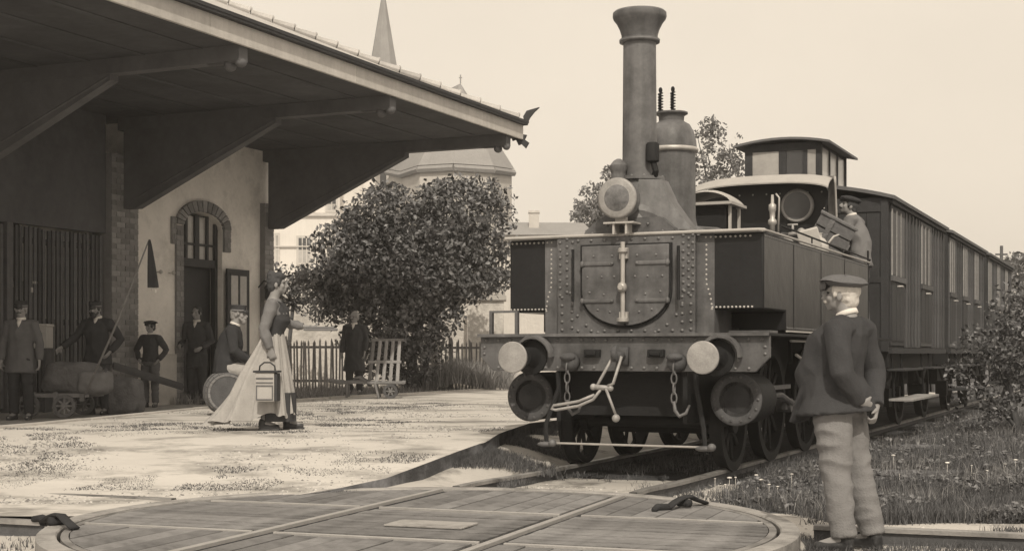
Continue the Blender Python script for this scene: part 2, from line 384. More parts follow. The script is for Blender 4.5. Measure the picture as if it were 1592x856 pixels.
# ------------------------------------------------------------------ turntable (local x = across, y = along the main track)
tt = root('turntable', 'wagon turntable with round plank deck and crossed rails sunk in the sand', 'turntable', (TC.x, TC.y, 0), -TA)
b = MB(); n = 96
prof = [(RT+.022,-.12),(RT+.022,-.004),(RT+.03,.004),(RT+.13,.004),(RT+.14,-.004),(RT+.14,-.12)]
vs = [(r*math.cos(2*PI*j/n), r*math.sin(2*PI*j/n), z) for r, z in prof for j in range(n)]
b.add(vs, [(i*n+j, i*n+(j+1) % n, ((i+1) % 6)*n+(j+1) % n, ((i+1) % 6)*n+j) for i in range(6) for j in range(n)])
part('ring', b, 'ring', tt)
b = MB(); b.cyl((0,0,-.14), (0,0,-.06), RT+.02, n=96); part('pit_floor', b, 'groove', tt)
b = MB()
prof = [(RT-.045,-.04),(RT-.045,-.004),(RT,-.004),(RT,-.04)]
vs = [(r*math.cos(2*PI*j/n), r*math.sin(2*PI*j/n), z) for r, z in prof for j in range(n)]
b.add(vs, [(i*n+j, i*n+(j+1) % n, ((i+1) % 4)*n+(j+1) % n, ((i+1) % 4)*n+j) for i in range(4) for j in range(n)])
part('deck_rim', b, 'steel', tt)
for off in (-GA, GA):
    for d, ln in (('y', math.sqrt((RT-.05)**2 - GA**2)), ('x', math.sqrt((RT-.05)**2 - GA**2))):
        b = MB()
        segs = [(-ln, ln)] if d == 'y' else [(-ln, -GA-.075), (-GA+.075, GA-.075), (GA+.075, ln)]
        for s0, s1 in segs:
            for c0, c1, z1 in ((-.022, .022, .004),) if d == 'y' else ((-.012, .012, -.001),):
                if d == 'y': b.box(off+c0, off+c1, s0, s1, -.058, z1+.006)
                else: b.box(s0, s1, off+c0, off+c1, -.058, z1+.003)
        part('rail', b, 'railtop', tt, bevel=.004)
for off in (-GA, GA):
    ln = math.sqrt((RT-.05)**2 - GA**2)
    part('groove_shade', MB().box(off-.09 if off > 0 else off-.065, off+.065 if off > 0 else off+.09, -ln, ln, -.055, -.014), 'groove', tt)  # dark strip filling the groove, its shade put into the colour
rr = RT - .05
def planks(ax, lo, hi, side, w_):
    """strips of the deck between lo and hi across, side = the sector along the strip"""
    k = max(1, round((hi - lo)/w_)); w2 = (hi - lo)/k
    for i in range(k):
        a0, a1 = lo + i*w2 + .004, lo + (i+1)*w2 - .004
        def end(a): return math.sqrt(max(rr*rr - a*a, 0))
        s0, s1 = side
        e0 = [s if abs(s) < 5 else math.copysign(end(a0), s) for s in side]; e1 = [s if abs(s) < 5 else math.copysign(end(a1), s) for s in side]
        if e0[1] - e0[0] < .05 and e1[1] - e1[0] < .05: continue
        e1 = [e1[0], max(e1[1], e1[0] + .01)]; e0 = [e0[0], max(e0[1], e0[0] + .01)]
        poly = [(a0, e0[0]), (a1, e1[0]), (a1, e1[1]), (a0, e0[1])]
        if ax == 'x': poly = [(y, x) for x, y in poly][::-1]
        z = -.003 + random.uniform(-.004, .002)
        c = Vector((sum(p[0] for p in poly)/4, sum(p[1] for p in poly)/4))
        b = MB(); b.prism([(x-c.x, y-c.y) for x, y in poly], -.035, 0)
        part('plank', b, 'deck', tt, T(c.x, c.y, z))
g0 = .09
E = GA - g0; F = GA + .065
planks('x', -E, E, (-9, -F), .15); planks('x', -E, E, (-E, E), .15); planks('x', -E, E, (F, 9), .15)     # running across
for lo, hi in ((-rr+.01, -F), (-E, E), (F, rr-.01)):
    planks('y', lo, hi, (F, 9), .16); planks('y', lo, hi, (-9, -F), .16)
b = MB(); b.box(-.26, .26, -.14, .14, .0, .012); part('hatch_plate', b, 'ring', tt, T(.1, -.12, 0, 0), bevel=.003)
for (x, y, a) in ((-2.05, -.95, -.5), (1.35, 1.45, 1.2)):
    b = MB(); b.tube([(-.22,0,.0),(-.13,0,.035),(-.05,0,.055),(.05,0,.06),(.13,0,.03),(.24,0,.0)], [(.035,.014)]*6, 8)
    b.cyl((-.02,-.05,.02), (-.02,.05,.02), .028, n=10)
    b.tube([(-.22,0,0),(-.30,.03,.01),(-.38,.0,.0)], [.03,.025,.02], 8)
    part('catch', b, 'groove', tt, T(x, y, .01, a), smooth=True)

# ------------------------------------------------------------------ station (local x = out from the wall, y = along it, away from the camera)
WX, WY = -4.655, 27.1
stn = root('station_building', 'brick and pale render station with a deep overhanging canopy above the yard', 'building', (WX, WY, 0), -ANG)
b = MB()
def wall_piece(b, y0, y1, z0, z1, x0=-.35, x1=0): b.box(x0, x1, y0, y1, z0, z1)
wall_piece(b, -3.95, -2.66, .1, 5.0); wall_piece(b, -1.49, 0, .1, 5.0)
# arch over the door
n = 12; yc, hw = -2.075, .585
arc = [(yc + hw*math.cos(PI - PI*i/n), 3.30 + .27*math.sin(PI*i/n)) for i in range(n+1)]
for (y0, z0), (y1, z1) in zip(arc[:-1], arc[1:]):
    b.add([(-.35,y0,z0),(0,y0,z0),(0,y1,z1),(-.35,y1,z1),(-.35,y0,5),(0,y0,5),(0,y1,5),(-.35,y1,5)],
          [(0,3,2,1),(4,5,6,7),(0,1,5,4),(1,2,6,5),(2,3,7,6),(3,0,4,7)])
part('wall', b, 'wall', stn, auto=20)
b = MB(); b.box(-8, -.36, -14, -.002, .1, 5.0); part('inner_wall', b, 'doord', stn) if False else None
b = MB(); b.box(-8, -.36, -.35, -.004, .1, 5.2); b.box(-8, -7.7, -18, -.36, .1, 5.2); b.box(-7.7, -.36, -3.96, -3.7, .1, 5.2); part('end_wall', b, 'wall', stn)
for ya_, yb_ in ((-3.95, -2.87), (-1.28, -.32)): part('plinth', MB().box(0.002, .06, ya_, yb_, .1, 1.05), 'kerb', stn, bevel=.01)
# brickwork: real bricks standing on a recessed mortar core
def bricks(y0, y1, z0, z1, x, parent, bw=.22, bh=.066, dep=.1):
    b = MB(); b.box(x-.30, x+dep-.012, y0+.004, y1-.004, z0, z1); part('mortar_core', b, 'mortar', parent)
    L_ = y1 - y0; nb = max(1, round(L_/bw)); w_ = L_/nb
    full = MB(); full.box(-dep*.5, dep*.5, -w_/2+.006, w_/2-.006, -bh/2+.006, bh/2-.006); fm = full.mesh('brick'); fm.materials.append(MT['brick'])
    half = MB(); half.box(-dep*.5, dep*.5, -w_/4+.006, w_/4-.006, -bh/2+.006, bh/2-.006); hm = half.mesh('brick'); hm.materials.append(MT['brick'])
    rows = int((z1 - z0)/bh)
    for r in range(rows):
        z = z0 + bh*(r+.5)
        ys_ = [(y0 + w_*(i+.5), fm) for i in range(nb)] if r % 2 == 0 else [(y0 + w_*.25, hm)] + [(y0 + w_*(i+1), fm) for i in range(nb-1)] + [(y1 - w_*.25, hm)]
        for yy, me in ys_: link('brick', me, None, parent, T(x + dep*.5 + random.uniform(-.004, .004), yy, z))
bricks(-4.62, -3.96, .2, 4.3, 0.02, stn, .22, .088)
bricks(-.30, .0, .2, 3.9, 0.02, stn, .30, .088)
bricks(-2.86, -2.66, .2, 3.28, 0.0, stn, .20, .088, .05)
# brick arch with stepped shoulders
n = 15; vb = MB(); 
for i in range(n):
    a0 = PI*i/n; a1 = PI*(i+1)/n; q = .02
    def P_(a, k): return (yc + (hw+k)*math.cos(PI-a), 3.30 + (.27+k)*math.sin(a))
    p = [P_(a0+q, 0), P_(a1-q, 0), P_(a1-q, .20), P_(a0+q, .20)]
    vb = MB(); vb.add([(0, *p[0]), (0, *p[1]), (0, *p[2]), (0, *p[3]), (.06, *p[0]), (.06, *p[1]), (.06, *p[2]), (.06, *p[3])],
                      [(0,3,2,1),(4,5,6,7),(0,1,5,4),(1,2,6,5),(2,3,7,6),(3,0,4,7)])
    part('brick', vb, 'brick', stn, T(.004, 0, 0))
bricks(-1.48, -1.28, 2.9, 3.42, 0.0, stn, .20, .088, .05); bricks(-2.98, -2.865, 2.95, 3.42, 0.0, stn, .115, .088, .05)
# door: fanlight, dark doorway, one leaf folded back on the wall
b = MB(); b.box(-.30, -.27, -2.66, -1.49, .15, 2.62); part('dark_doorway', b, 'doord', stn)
b = MB(); b.box(-.2, -.1, -2.66, -1.49, 2.60, 2.74); b.box(-.2,-.1,-2.66,-2.58,.18,3.4); b.box(-.2,-.1,-1.57,-1.49,.18,3.4); 
for y in (-2.38, -2.075, -1.77): b.box(-.19, -.11, y-.03 - (.03 if y == -2.075 else 0), y+.03 + (.03 if y == -2.075 else 0), 2.74, 3.52)
b.box(-.185, -.115, -2.6, -1.55, 2.98, 3.02)
part('window_frame', b, 'doord', stn)
for y0, y1 in ((-2.58,-2.41),(-2.35,-2.14),(-2.01,-1.80),(-1.74,-1.57)):
    b = MB(); b.box(-.16, -.15, y0, y1, 2.74, 3.5); part('pane', b, 'glassl', stn)
leaf = link('door', MB().box(0.07, .115, -1.48, -.80, .2, 2.60).mesh('door'), 'doord', stn, label='door leaf folded back against the pale wall', bevel=.006)
b = MB(); b.box(.117, .122, -1.38, -.90, 1.1, 2.48); part('pane', b, 'glassl', leaf)
b = MB(); b.box(.117, .135, -1.16, -1.12, 1.1, 2.48); b.box(.117, .13, -1.40, -.88, 2.48, 2.52); b.box(.117, .13, -1.40, -.88, 1.06, 1.1); part('glazing_bar', b, 'doord', leaf)
b = MB(); b.tube([(.12,-1.43,1.25),(.17,-1.43,1.25),(.17,-1.33,1.25)], .012, 8); part('handle', b, 'bright', leaf)
# open bay on the left, closed by a slatted screen
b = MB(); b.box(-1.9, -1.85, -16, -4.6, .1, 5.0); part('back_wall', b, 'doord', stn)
b = MB(); b.box(-.12, .0, -16, -4.62, 3.0, 5.0); part('dark_opening_boards', b, 'soffit', stn)  # dark boards standing in for the unlit opening above the screen
sm = MB().box(-.018, .018, -.028, .028, 0, 2.72).mesh('slat'); sm.materials.append(MT['slat'])
y = -4.72
while y > -10.4:
    link('slat', sm, None, stn, T(-.03 + random.uniform(-.008,.008), y, .24 + random.uniform(-.02,.02), 0, random.uniform(-.004,.004))); y -= .098
b = MB()
for z in (.42, 1.5, 2.72): b.box(-.10, -.052, -10.5, -4.63, z, z+.09)
part('screen_rail', b, 'slat', stn)
for y in (-6.75, -8.7): part('screen_post', MB().box(-.10, .03, y-.06, y+.06, .1, 3.0), 'doorl', stn)
# canopy
b = MB(); b.box(-8.2, 5.12, -18, .30, 4.90, 4.96); part('soffit', b, 'soffit', stn)
bm_ = MB().box(0, 5.1, -.09, .09, 4.70, 4.898).mesh('beam'); bm_.materials.append(MT['bracket'])
br = MB(); br.add([(0,-.08,3.42),(0,-.08,4.70),(2.95,-.08,4.70),(2.95,-.08,4.62),(.25,-.08,3.42),
                   (0,.08,3.42),(0,.08,4.70),(2.95,.08,4.70),(2.95,.08,4.62),(.25,.08,3.42)],
                  [(0,1,2,3,4),(9,8,7,6,5),(0,5,6,1),(1,6,7,2),(2,7,8,3),(3,8,9,4),(4,9,5,0)])
br.tube([(.1,0,3.45),(.18,0,3.56),(2.9,0,4.66)], [(.09,.07)]*3, 8)
brm = br.mesh('bracket'); brm.materials.append(MT['bracket'])
scr = MB(); scr.ball((0,0,0), (.07,.1,.07), 12, 8); scr.ball((.16,0,.03), (.06,.1,.06), 12, 8); scr.box(-.3,.16,-.07,.07,.03,.13)
scm = scr.mesh('scroll_end', smooth=True); scm.materials.append(MT['doorl'])
for y in (-.12, -4.25, -8.05, -12.0):
    link('beam', bm_, None, stn, T(0, y, 0)); link('bracket', brm, None, stn, T(.12, y + (.0 if y > -1 else 0), 0)); link('scroll_end', scm, None, stn, T(4.9, y, 4.66))
for k in range(22):                                   # purlins under the soffit
    pass
pm_ = MB().box(-.05, .05, -18, .28, 4.888, 4.899).mesh('purlin'); pm_.materials.append(MT['soffit'])
for x in (.9, 1.8, 2.7, 3.6, 4.5): link('purlin', pm_, None, stn, T(x, 0, 0))
y = .38
fl = [2.2, 3.6, 3.4, 3.5, 3.2, 2.4]
for i, L_ in enumerate(fl):                            # fascia boards, each its own length
    part('fascia_board', MB().box(5.121, 5.165, y-L_+.006, y, 4.88, 5.13), 'fascia', stn, label='newer pale board of the canopy edge' if i == 2 else None, bevel=.004); y -= L_
part('fascia_board', MB().box(-8.2, 5.12, .301, .345, 4.90, 5.13), 'soffit', stn)
part('gutter', MB().box(5.13, 5.24, -18, .42, 5.132, 5.165).box(5.21, 5.25, -18, .44, 5.166, 5.21), 'trimd', stn)
part('eave_trim', MB().box(-8.3, 5.2, .35, .44, 5.133, 5.18), 'trimd', stn)
ez, sl = 5.17, .44
x0, y0 = 5.22, .44; rx = 5.9
b = MB(); b.add([(x0,y0,ez),(x0-rx,y0-rx,ez+sl*rx),(x0-rx,-18,ez+sl*rx),(x0,-18,ez),
                 (-8.3,y0,ez),(x0-2*rx,-18,ez)], [(0,1,2,3),(0,4,1),(1,4,5,2)])
b.add([(x0-.02,y0-.02,ez-.03),(x0-.02,-18,ez-.03),(-8.3,-18,ez-.03),(-8.3,y0-.02,ez-.03)], [(0,1,2,3)])
part('roof', b, 'tile', stn)
tl = MB(); tl.tube([(-.2,0,0),(.16,0,.02)], [(.075,.06),(.09,.08)], 10); tl.ball((.17,0,.07), (.03,.035,.05), 8, 6)
tlm = tl.mesh('hip_tile'); tlm.materials.append(MT['tile']); sharp(tlm)
for i in range(22):
    k = .25 + i*.26
    if k > rx: break
    d = Vector((1,1,-sl)).normalized()
    link('hip_tile', tlm, None, stn, Matrix.Translation((x0-k, y0-k, ez+sl*k+.01)) @ d.to_track_quat('X','Z').to_matrix().to_4x4())
for i in range(26): link('hip_tile', tlm, None, stn, T(x0-rx, y0-rx-.3-i*.42, ez+sl*rx, -PI/2))
# ridge-ends along the eave of a higher roof strip
b = MB()
prof = [(0,0),(.06,.02),(.10,.10),(.18,.20),(.27,.28),(.15,.25),(.04,.22),(-.02,.12)]
b.prism([(x, z) for x, z in prof], -.04, .04, Matrix.Translation((5.17,.42,5.17)) @ Euler((PI/2,0,.3)).to_matrix().to_4x4())
part('finial', b, 'trimd', stn); b = MB()
b.prism([(-.02,0),(.10,-.02),(.06,-.10),(.14,-.16),(.08,-.26),(.0,-.18),(-.05,-.2),(-.10,-.10),(-.16,-.12),(-.18,-.04)], -.03, .03, Matrix.Translation((5.12,.40,4.98)) @ Euler((PI/2,0,.3)).to_matrix().to_4x4())
part('scroll_bracket', b, 'trimd', stn)

# small fittings on the wall
for yq in (-3.36, -3.02): part('bell_pull', MB().ball((.10,yq,2.44),(.035,.035,.035)).cyl((0,yq,2.44),(.1,yq,2.44),.012), 'bright', stn)
lp = root('wall_lantern', 'small dark lantern on a bracket at the right corner of the station wall', 'lantern', tuple(stn.matrix_world.translation))
lp.location = Vector((WX, WY, 0)) + Vector((math.cos(ANG), -math.sin(ANG), 0))*.05 + Vector((UX, UY, 0))*-.42; lp.rotation_euler = (0,0,-ANG)
part('bracket', MB().tube([(0,0,2.3),(.12,0,2.42),(.24,0,2.4)], .015, 8), 'trimd', lp)
part('lamp_body', MB().lathe([(.06,0),(.085,.03),(.075,.2),(.10,.22),(.05,.30),(.01,.34)], (.24,0,2.06), 12), 'trimd', lp)
part('pane', MB().box(.17,.31,-.055,.055,1.82,2.05), 'pale', lp)

# ------------------------------------------------------------------ church, house, far roofs
ch = root('church', 'old pale stone church with pointed spire and faceted apse roof', 'church', D(716, 548, 80).xy.to_3d())
co = Vector(ch.location)
def rel(v): return tuple(Vector(v) - co)
Ych = 80
def cp(px, py, dy=0): return rel(D(px, py, Ych + dy))
ev = [(800,263,0),(768,258,-2.6),(705,254,-3.6),(650,257,-2.6),(622,266,.5),(600,262,6),(700,262,7),(790,263,4)]
apex = cp(716,130,.6); ap2 = cp(655,158,5)
b = MB(); base = [cp(*e) for e in ev]
b.add([apex, ap2] + base, [(0,2,3),(0,3,4),(0,4,5),(0,5,1),(1,5,6),(1,6,7),(1,7,8),(0,1,8),(0,8,9),(0,9,2)])
part('apse_roof', b, 'slate', ch, auto=10)
b = MB(); cb = [Vector(p) for p in base]; cen = sum(cb, Vector())/len(cb)
ins = [cen + (p-cen)*.955 for p in cb]
k = len(ins); b.add([(p.x,p.y,-.2) for p in ins] + [(p.x,p.y,p.z) for p in ins], [(i,(i+1)%k,k+(i+1)%k,k+i) for i in range(k)])
part('apse_wall', b, 'stone', ch, auto=10)
b = MB()
for i in range(k): b.tube([cen+(cb[i]-cen)*.985-Vector((0,0,.22)), cen+(cb[(i+1)%k]-cen)*.985-Vector((0,0,.22))], [(.16,.2)]*2, 6)
part('cornice', b, 'slate', ch)
part('apex_cross', MB().cyl(apex, tuple(Vector(apex)+Vector((0,0,.5))), .035).box(apex[0]-.09,apex[0]+.09,apex[1]-.03,apex[1]+.03,apex[2]+.3,apex[2]+.35), 'slate', ch)
sb = MB(); sa = Vector(rel(D(596,-6,88))); m_ = 88/2200
for (r0, z0, r1, z1) in ((27*m_, 1.07+(548-135)*m_, .12, sa.z),):
    vs = [(sa.x + 1.0*r0*math.cos(PI/4*i+.62), sa.y + r0*math.sin(PI/4*i+.62), z0) for i in range(8)] + [(sa.x + r1*math.cos(PI/4*i+.62), sa.y + r1*math.sin(PI/4*i+.62), z1) for i in range(8)]
    vs += [(sa.x + 1.3*r0*math.cos(PI/4*i+.62), sa.y + 1.3*r0*math.sin(PI/4*i+.62), z0-.9) for i in range(8)]
    sb.add(vs, [(i,(i+1)%8,8+(i+1)%8,8+i) for i in range(8)] + [(16+i,16+(i+1)%8,(i+1)%8,i) for i in range(8)] + [tuple(range(8,16))])
part('spire', sb, 'slate', ch, auto=10)
part('tower', MB().box(sa.x-1.35, sa.x+1.3, sa.y-1.35, sa.y+1.35, -.2, 1.07+(548-158)*m_), 'stone', ch)
for zz in (11.2,): part('belfry_window', MB().box(sa.x-.3, sa.x+.3, sa.y-1.37, sa.y-1.33, zz, zz+1.5), 'glassd', ch)
hs = root('house', 'tall pale rendered house with shuttered windows behind the leafy tree', 'house', D(475, 548, 55).xy.to_3d())
ho = Vector(hs.location)
def hp(px, py, dy=0): return Vector(D(px, py, 55+dy)) - ho
x0, x1 = hp(405,0).x, hp(528,0).x; x2 = hp(566,0,1.2).x; q = 55/2200
part('wall', MB().box(x0-4, x1, 0, 8, -.2, 9.6), 'house', hs)
part('side_wing', MB().box(x1+.005, x2, 1.2, 8, -.2, 9.0), 'house', hs)
part('cornice', MB().box(x0-4, x1+.1, -.12, -.002, 1.07+(548-336)*q, 1.07+(548-331)*q).box(x0-4, x1+.1, -.09, -.002, 1.07+(548-384)*q-.0, 1.07+(548-382)*q), 'stone', hs)
part('roof', MB().add([(x0-4.4,-.4,9.5),(x2+.4,-.4,9.5),(x2+.4,8.4,9.5),(x0-4.4,8.4,9.5),(x0-1,4,12),(x2-3,4,12)],[(0,1,5,4),(1,2,5),(2,3,4,5),(3,0,4),(0,3,2,1)]), 'slate', hs, auto=10)
for (pa, pb, ya, yb, dark) in ((461,486,366,412,1),(427,435,362,412,0),(462,490,306,330,0),(506,526,306,330,0),(508,524,362,410,0)):
    f = part('window', MB().box(hp(pa,0).x, hp(pb,0).x, -.05, -.003, 1.07+(548-yb)*q, 1.07+(548-ya)*q), 'stone', hs)
    xa, xb, za, zb = hp(pa,0).x+.07, hp(pb,0).x-.07, 1.07+(548-yb)*q+.08, 1.07+(548-ya)*q-.08
    nx = 3 if dark else 2
    for i in range(nx):
        for j in range(2):
            xx0 = xa + (xb-xa)*i/nx + .02; xx1 = xa + (xb-xa)*(i+1)/nx - .02; zz0 = za + (zb-za)*j/2 + .02; zz1 = za + (zb-za)*(j+1)/2 - .02
            part('pane', MB().box(xx0, xx1, -.06, -.051, zz0, zz1), 'glassd' if (dark and j) or j else 'glassl', f)
part('buttress', MB().box(x2+.01, x2+.45, 1.0, 1.6, -.2, 8.6), 'house', hs)
# low roof with a chimney stack behind the tanks
lr = root('cottage', 'low cottage roof with one square chimney seen over the tank of the locomotive', 'house', D(845, 548, 62).xy.to_3d())
lo_ = Vector(lr.location); q = 62/2200
X_ = lambda px: (px-796)/2200*62 - lo_.x
Zp = lambda py: HC + (548-py)*q
part('wall', MB().box(X_(770), X_(915), 0, 5, -.2, Zp(366)), 'stone', lr)
part('roof', MB().add([(X_(765),-.4,Zp(366)),(X_(925),-.4,Zp(366)),(X_(925),5.4,Zp(366)),(X_(765),5.4,Zp(366)),(X_(780),2.5,Zp(337)),(X_(912),2.5,Zp(338))],[(0,1,5,4),(1,2,5),(2,3,4,5),(3,0,4),(0,3,2,1)]), 'slate', lr, auto=10)
part('chimney', MB().box(X_(823), X_(839), 1.2, 1.7, Zp(360), Zp(325)).box(X_(822), X_(840), 1.15, 1.75, Zp(326.5), Zp(323)), 'stone', lr)
part('chimney', MB().box(X_(788), X_(800), 1.4, 1.8, Zp(362), Zp(346)), 'stone', lr)

# ------------------------------------------------------------------ garden wall, fence
gw = root('garden_wall', 'rough pale rendered garden wall with a stone coping behind the tree', 'wall', D(610, 548, 35).xy.to_3d())
q = 35/2200; gx = lambda px: (px-610)*q; gz = lambda py: HC + (548-py)*q
b = MB(); b.grid(lambda u, v: (gx(400)+(gx(726)-gx(400))*u, wob(u*9, v*2, 1.7, .05), -.1+(gz(464)+.1)*v), 40, 12); part('wall_face', b, 'gwall', gw, smooth=True)
part('wall_core', MB().box(gx(400), gx(726), .06, .4, -.1, gz(464)-.01), 'gwall', gw)
x = gx(400)
while x < gx(720):
    L_ = random.uniform(.7, 1.0); part('coping_stone', MB().box(x+.006, min(x+L_, gx(722)), -.10, .46, gz(464), gz(458.5)+random.uniform(-.01,.01)), 'kerb', gw, bevel=.01); x += L_
pl = root('gate_pier', 'pale masonry pier with stepped cap at the right end of the garden wall', 'pier', D(756, 548, 33.6).xy.to_3d())
px_ = 33.6/2200
part('shaft', MB().box(-29*px_, 27*px_, 0, .8, -.1, gz(470)), 'gwall', pl)
part('cap', MB().box(-36*px_, 31*px_, -.08, .88, gz(470), gz(462)).box(-33*px_, 29*px_, -.04, .84, gz(462)+.001, gz(455)), 'kerb', pl, bevel=.012)
fg = 'picket fence in front of the garden wall'
pk = MB(); pk.box(-.018,.018,-.012,.012,0,.98); pk.add([(-.018,-.012,.98),(.018,-.012,.98),(.018,.012,.98),(-.018,.012,.98),(0,0,1.03)],[(0,1,4),(1,2,4),(2,3,4),(3,0,4)])
pkm = pk.mesh('picket'); pkm.materials.append(MT['fence'])
def fence(pxa, pxb, Y, ytop, label):
    r = root('picket_fence', label, 'fence', D(pxa, 548, Y).xy.to_3d()); r['group'] = fg
    q = Y/2200; L_ = (pxb-pxa)*q; h = HC + (548-ytop)*q - YZ
    x = 0; i = 0
    while x < L_:
        link('picket', pkm, None, r, T(x, random.uniform(-.01,.01), YZ-.02, 0, 0, random.uniform(-.03,.03)) @ Matrix.Diagonal((1,1,h/1.03*random.uniform(.95,1.03),1))); x += .062 if Y < 31 else .075
    for z in (.28, h*.82): part('fence_rail', MB().box(0, L_, .015, .05, YZ+z, YZ+z+.05), 'fence', r)
    x = 0.4
    while x < L_: part('fence_post', MB().box(x-.04, x+.04, .052, .14, 0, YZ+h+.04), 'fence', r); x += 1.3
fence(412, 535, 29.5, 525, 'grey picket fence between the woman and the man in black')
fence(672, 768, 31.5, 527, 'weathered picket fence right of the tree, above the rough grass')
for i, (px, yt, lean, lb) in enumerate(((673,482,.02,'bleached wooden post rising beside the right-hand picket fence'),(690,500,-.25,'leaning bleached pole propped against the garden wall'))):
    p = D(px, 548, 31.0); h = HC + (548-yt)*31/2200
    tag(part('post', MB().tube([(0,0,0),(lean*.5,0,h*.5),(lean,0.02,h)], [.05,.045,.04], 8), 'kerb', None, T(p.x, p.y, .1), smooth=True), lb, 'post')

# ------------------------------------------------------------------ foliage
def leaves(clumps, per, size, squash=.8, jitter=.5):
    P = []
    for (cx, cy, cz, r) in clumps:
        n = max(4, int(per*(r**2))); v = RNG.normal(size=(n,3)); v /= np.linalg.norm(v, axis=1, keepdims=True)
        rad = r*(.35 + .72*RNG.random((n,1))**.6); p = v*rad*np.array([1,1,squash]) + np.array([cx,cy,cz]); P.append(p)
    P = np.concatenate(P); n = len(P)
    U = RNG.normal(size=(n,3)); U[:,2] -= .3; U /= np.linalg.norm(U, axis=1, keepdims=True)
    W = RNG.normal(size=(n,3)) + np.array([0,-.25,.7]); V = np.cross(U, W); V /= np.linalg.norm(V, axis=1, keepdims=True)+1e-9
    s = size*(.6 + .8*RNG.random((n,1)))
    return P, U*s, V*s*.55
def envelope(ells, n, r0, r1, inner=.25):
    """small clumps spread through and mostly on the surface of a few ellipsoids"""
    out = []
    vol = [a*b_*c for _, _, _, a, b_, c in ells]; tot = sum(vol)
    for e, v in zip(ells, vol):
        for _ in range(max(6, int(n*v/tot))):
            d = Vector(RNG.normal(size=3)).normalized(); q_ = random.random(); k = random.uniform(1.05, 1.22) if q_ > .9 else (random.uniform(.80, 1.06) if q_ > inner else random.uniform(.2, .8))
            out.append((e[0]+d.x*e[3]*k, e[1]+d.y*e[4]*k, e[2]+d.z*e[5]*k, random.uniform(r0, r1)*(.65 if q_ > .9 else 1)))
    return out
def tree(name, label, cat, loc, trunks, ells, n, r0, r1, per, size, m='leaf', group=None, inner=.25):
    r = root(name, label, cat, loc, 0, group)
    b = MB()
    for pts, rad in trunks: b.tube(pts, rad, 9)
    cl_ = envelope(ells, n, r0, r1, inner)
    tp = trunks[0][0][-1]
    for c in cl_[::max(1, len(cl_)//14)]:
        mid = (Vector(tp)+Vector(c[:3]))/2 + Vector((random.uniform(-.1,.1), 0, -.1)); b.tube([tp, mid, c[:3]], [trunks[0][1][-1]*.6, trunks[0][1][-1]*.35, .01], 6)
    part('trunk', b, 'bark', r, smooth=True)
    P, U, V = leaves(cl_, per, size); quads('crown', P, U, V, m, parent=r)
    return r
Yb = 30.3; q = Yb/2200
def bx(px, py): return ((px-640)*q, HC+(548-py)*q)
def E_(px, py, rx, rz, dy=0, ry=None):
    x, z = bx(px, py); return (x, dy, z, rx*q, (ry if ry else rx*.8)*q, rz*q)
tree('leafy_tree', 'broad dense leafy tree with many small pale leaves in front of the church', 'tree', (D(640,548,Yb).x, Yb, 0),
     [([(0.1,0,0),(.0,0,.9),(.15,.05,1.8)], [.16,.12,.10]), ([(.1,0,0),(-.4,.1,1.0),(-.9,0,1.9)], [.1,.08,.05]), ([(.1,0,0),(.35,.1,1.1),(.5,0,2.1)], [.1,.08,.05])],
     [E_(608,350,76,56), E_(715,335,76,52), E_(548,392,60,46), E_(640,410,120,70), E_(760,400,42,58), E_(512,428,42,28,-.2), E_(750,308,38,24), E_(708,288,20,18), E_(600,302,26,20), E_(690,432,92,34), E_(560,462,62,45), E_(625,490,66,60,-.6), E_(590,545,46,45,-.6,30), E_(640,545,52,55,-.6,34), E_(670,480,46,48,-.3), E_(478,434,36,20,-.2), E_(540,470,44,48,-.3)],
     1350, .15, .32, 540, .056)
tree('shrub', 'low leafy shrub peeping over the garden wall beside the station corner', 'shrub', (D(447,548,32).x, 32.2, 0),
     [([(0,0,0),(0,0,1.2),(.1,0,2.2)], [.06,.05,.04])], [(0,0,2.55,.85,.6,.42),(.55,0,2.3,.6,.5,.4),(-.2,-.3,2.75,.4,.4,.3)], 90, .14, .26, 640, .045)
tree('tree', 'distant bushy tree left of the headlamp above the tank', 'tree', (D(928,548,75).x, 75, 0),
     [([(0,0,0),(0,0,5)], [.3,.2])], [(-.1,0,8.2,1.1,1.5,1.6),(.7,0,9.6,.8,1,1.3),(-.5,0,7.4,.8,1,1.2),(.6,0,7,1.2,1.2,2)], 260, .25, .45, 260, .10, 'leafd', 'distant trees')
tree('tree', 'distant feathery tree rising right of the steam dome', 'tree', (D(1115,548,58).x, 58, 0),
     [([(0,0,0),(0,0,7)], [.25,.12])], [(-.25,0,9.7,.55,.7,1.0),(.55,0,9.3,.5,.7,1.0),(0,0,8.2,1.1,1,1.4),(0,0,6,1.2,1.2,2),(-.3,0,10.4,.25,.3,.45)], 330, .14, .3, 300, .085, 'leafd', 'distant trees', .35)
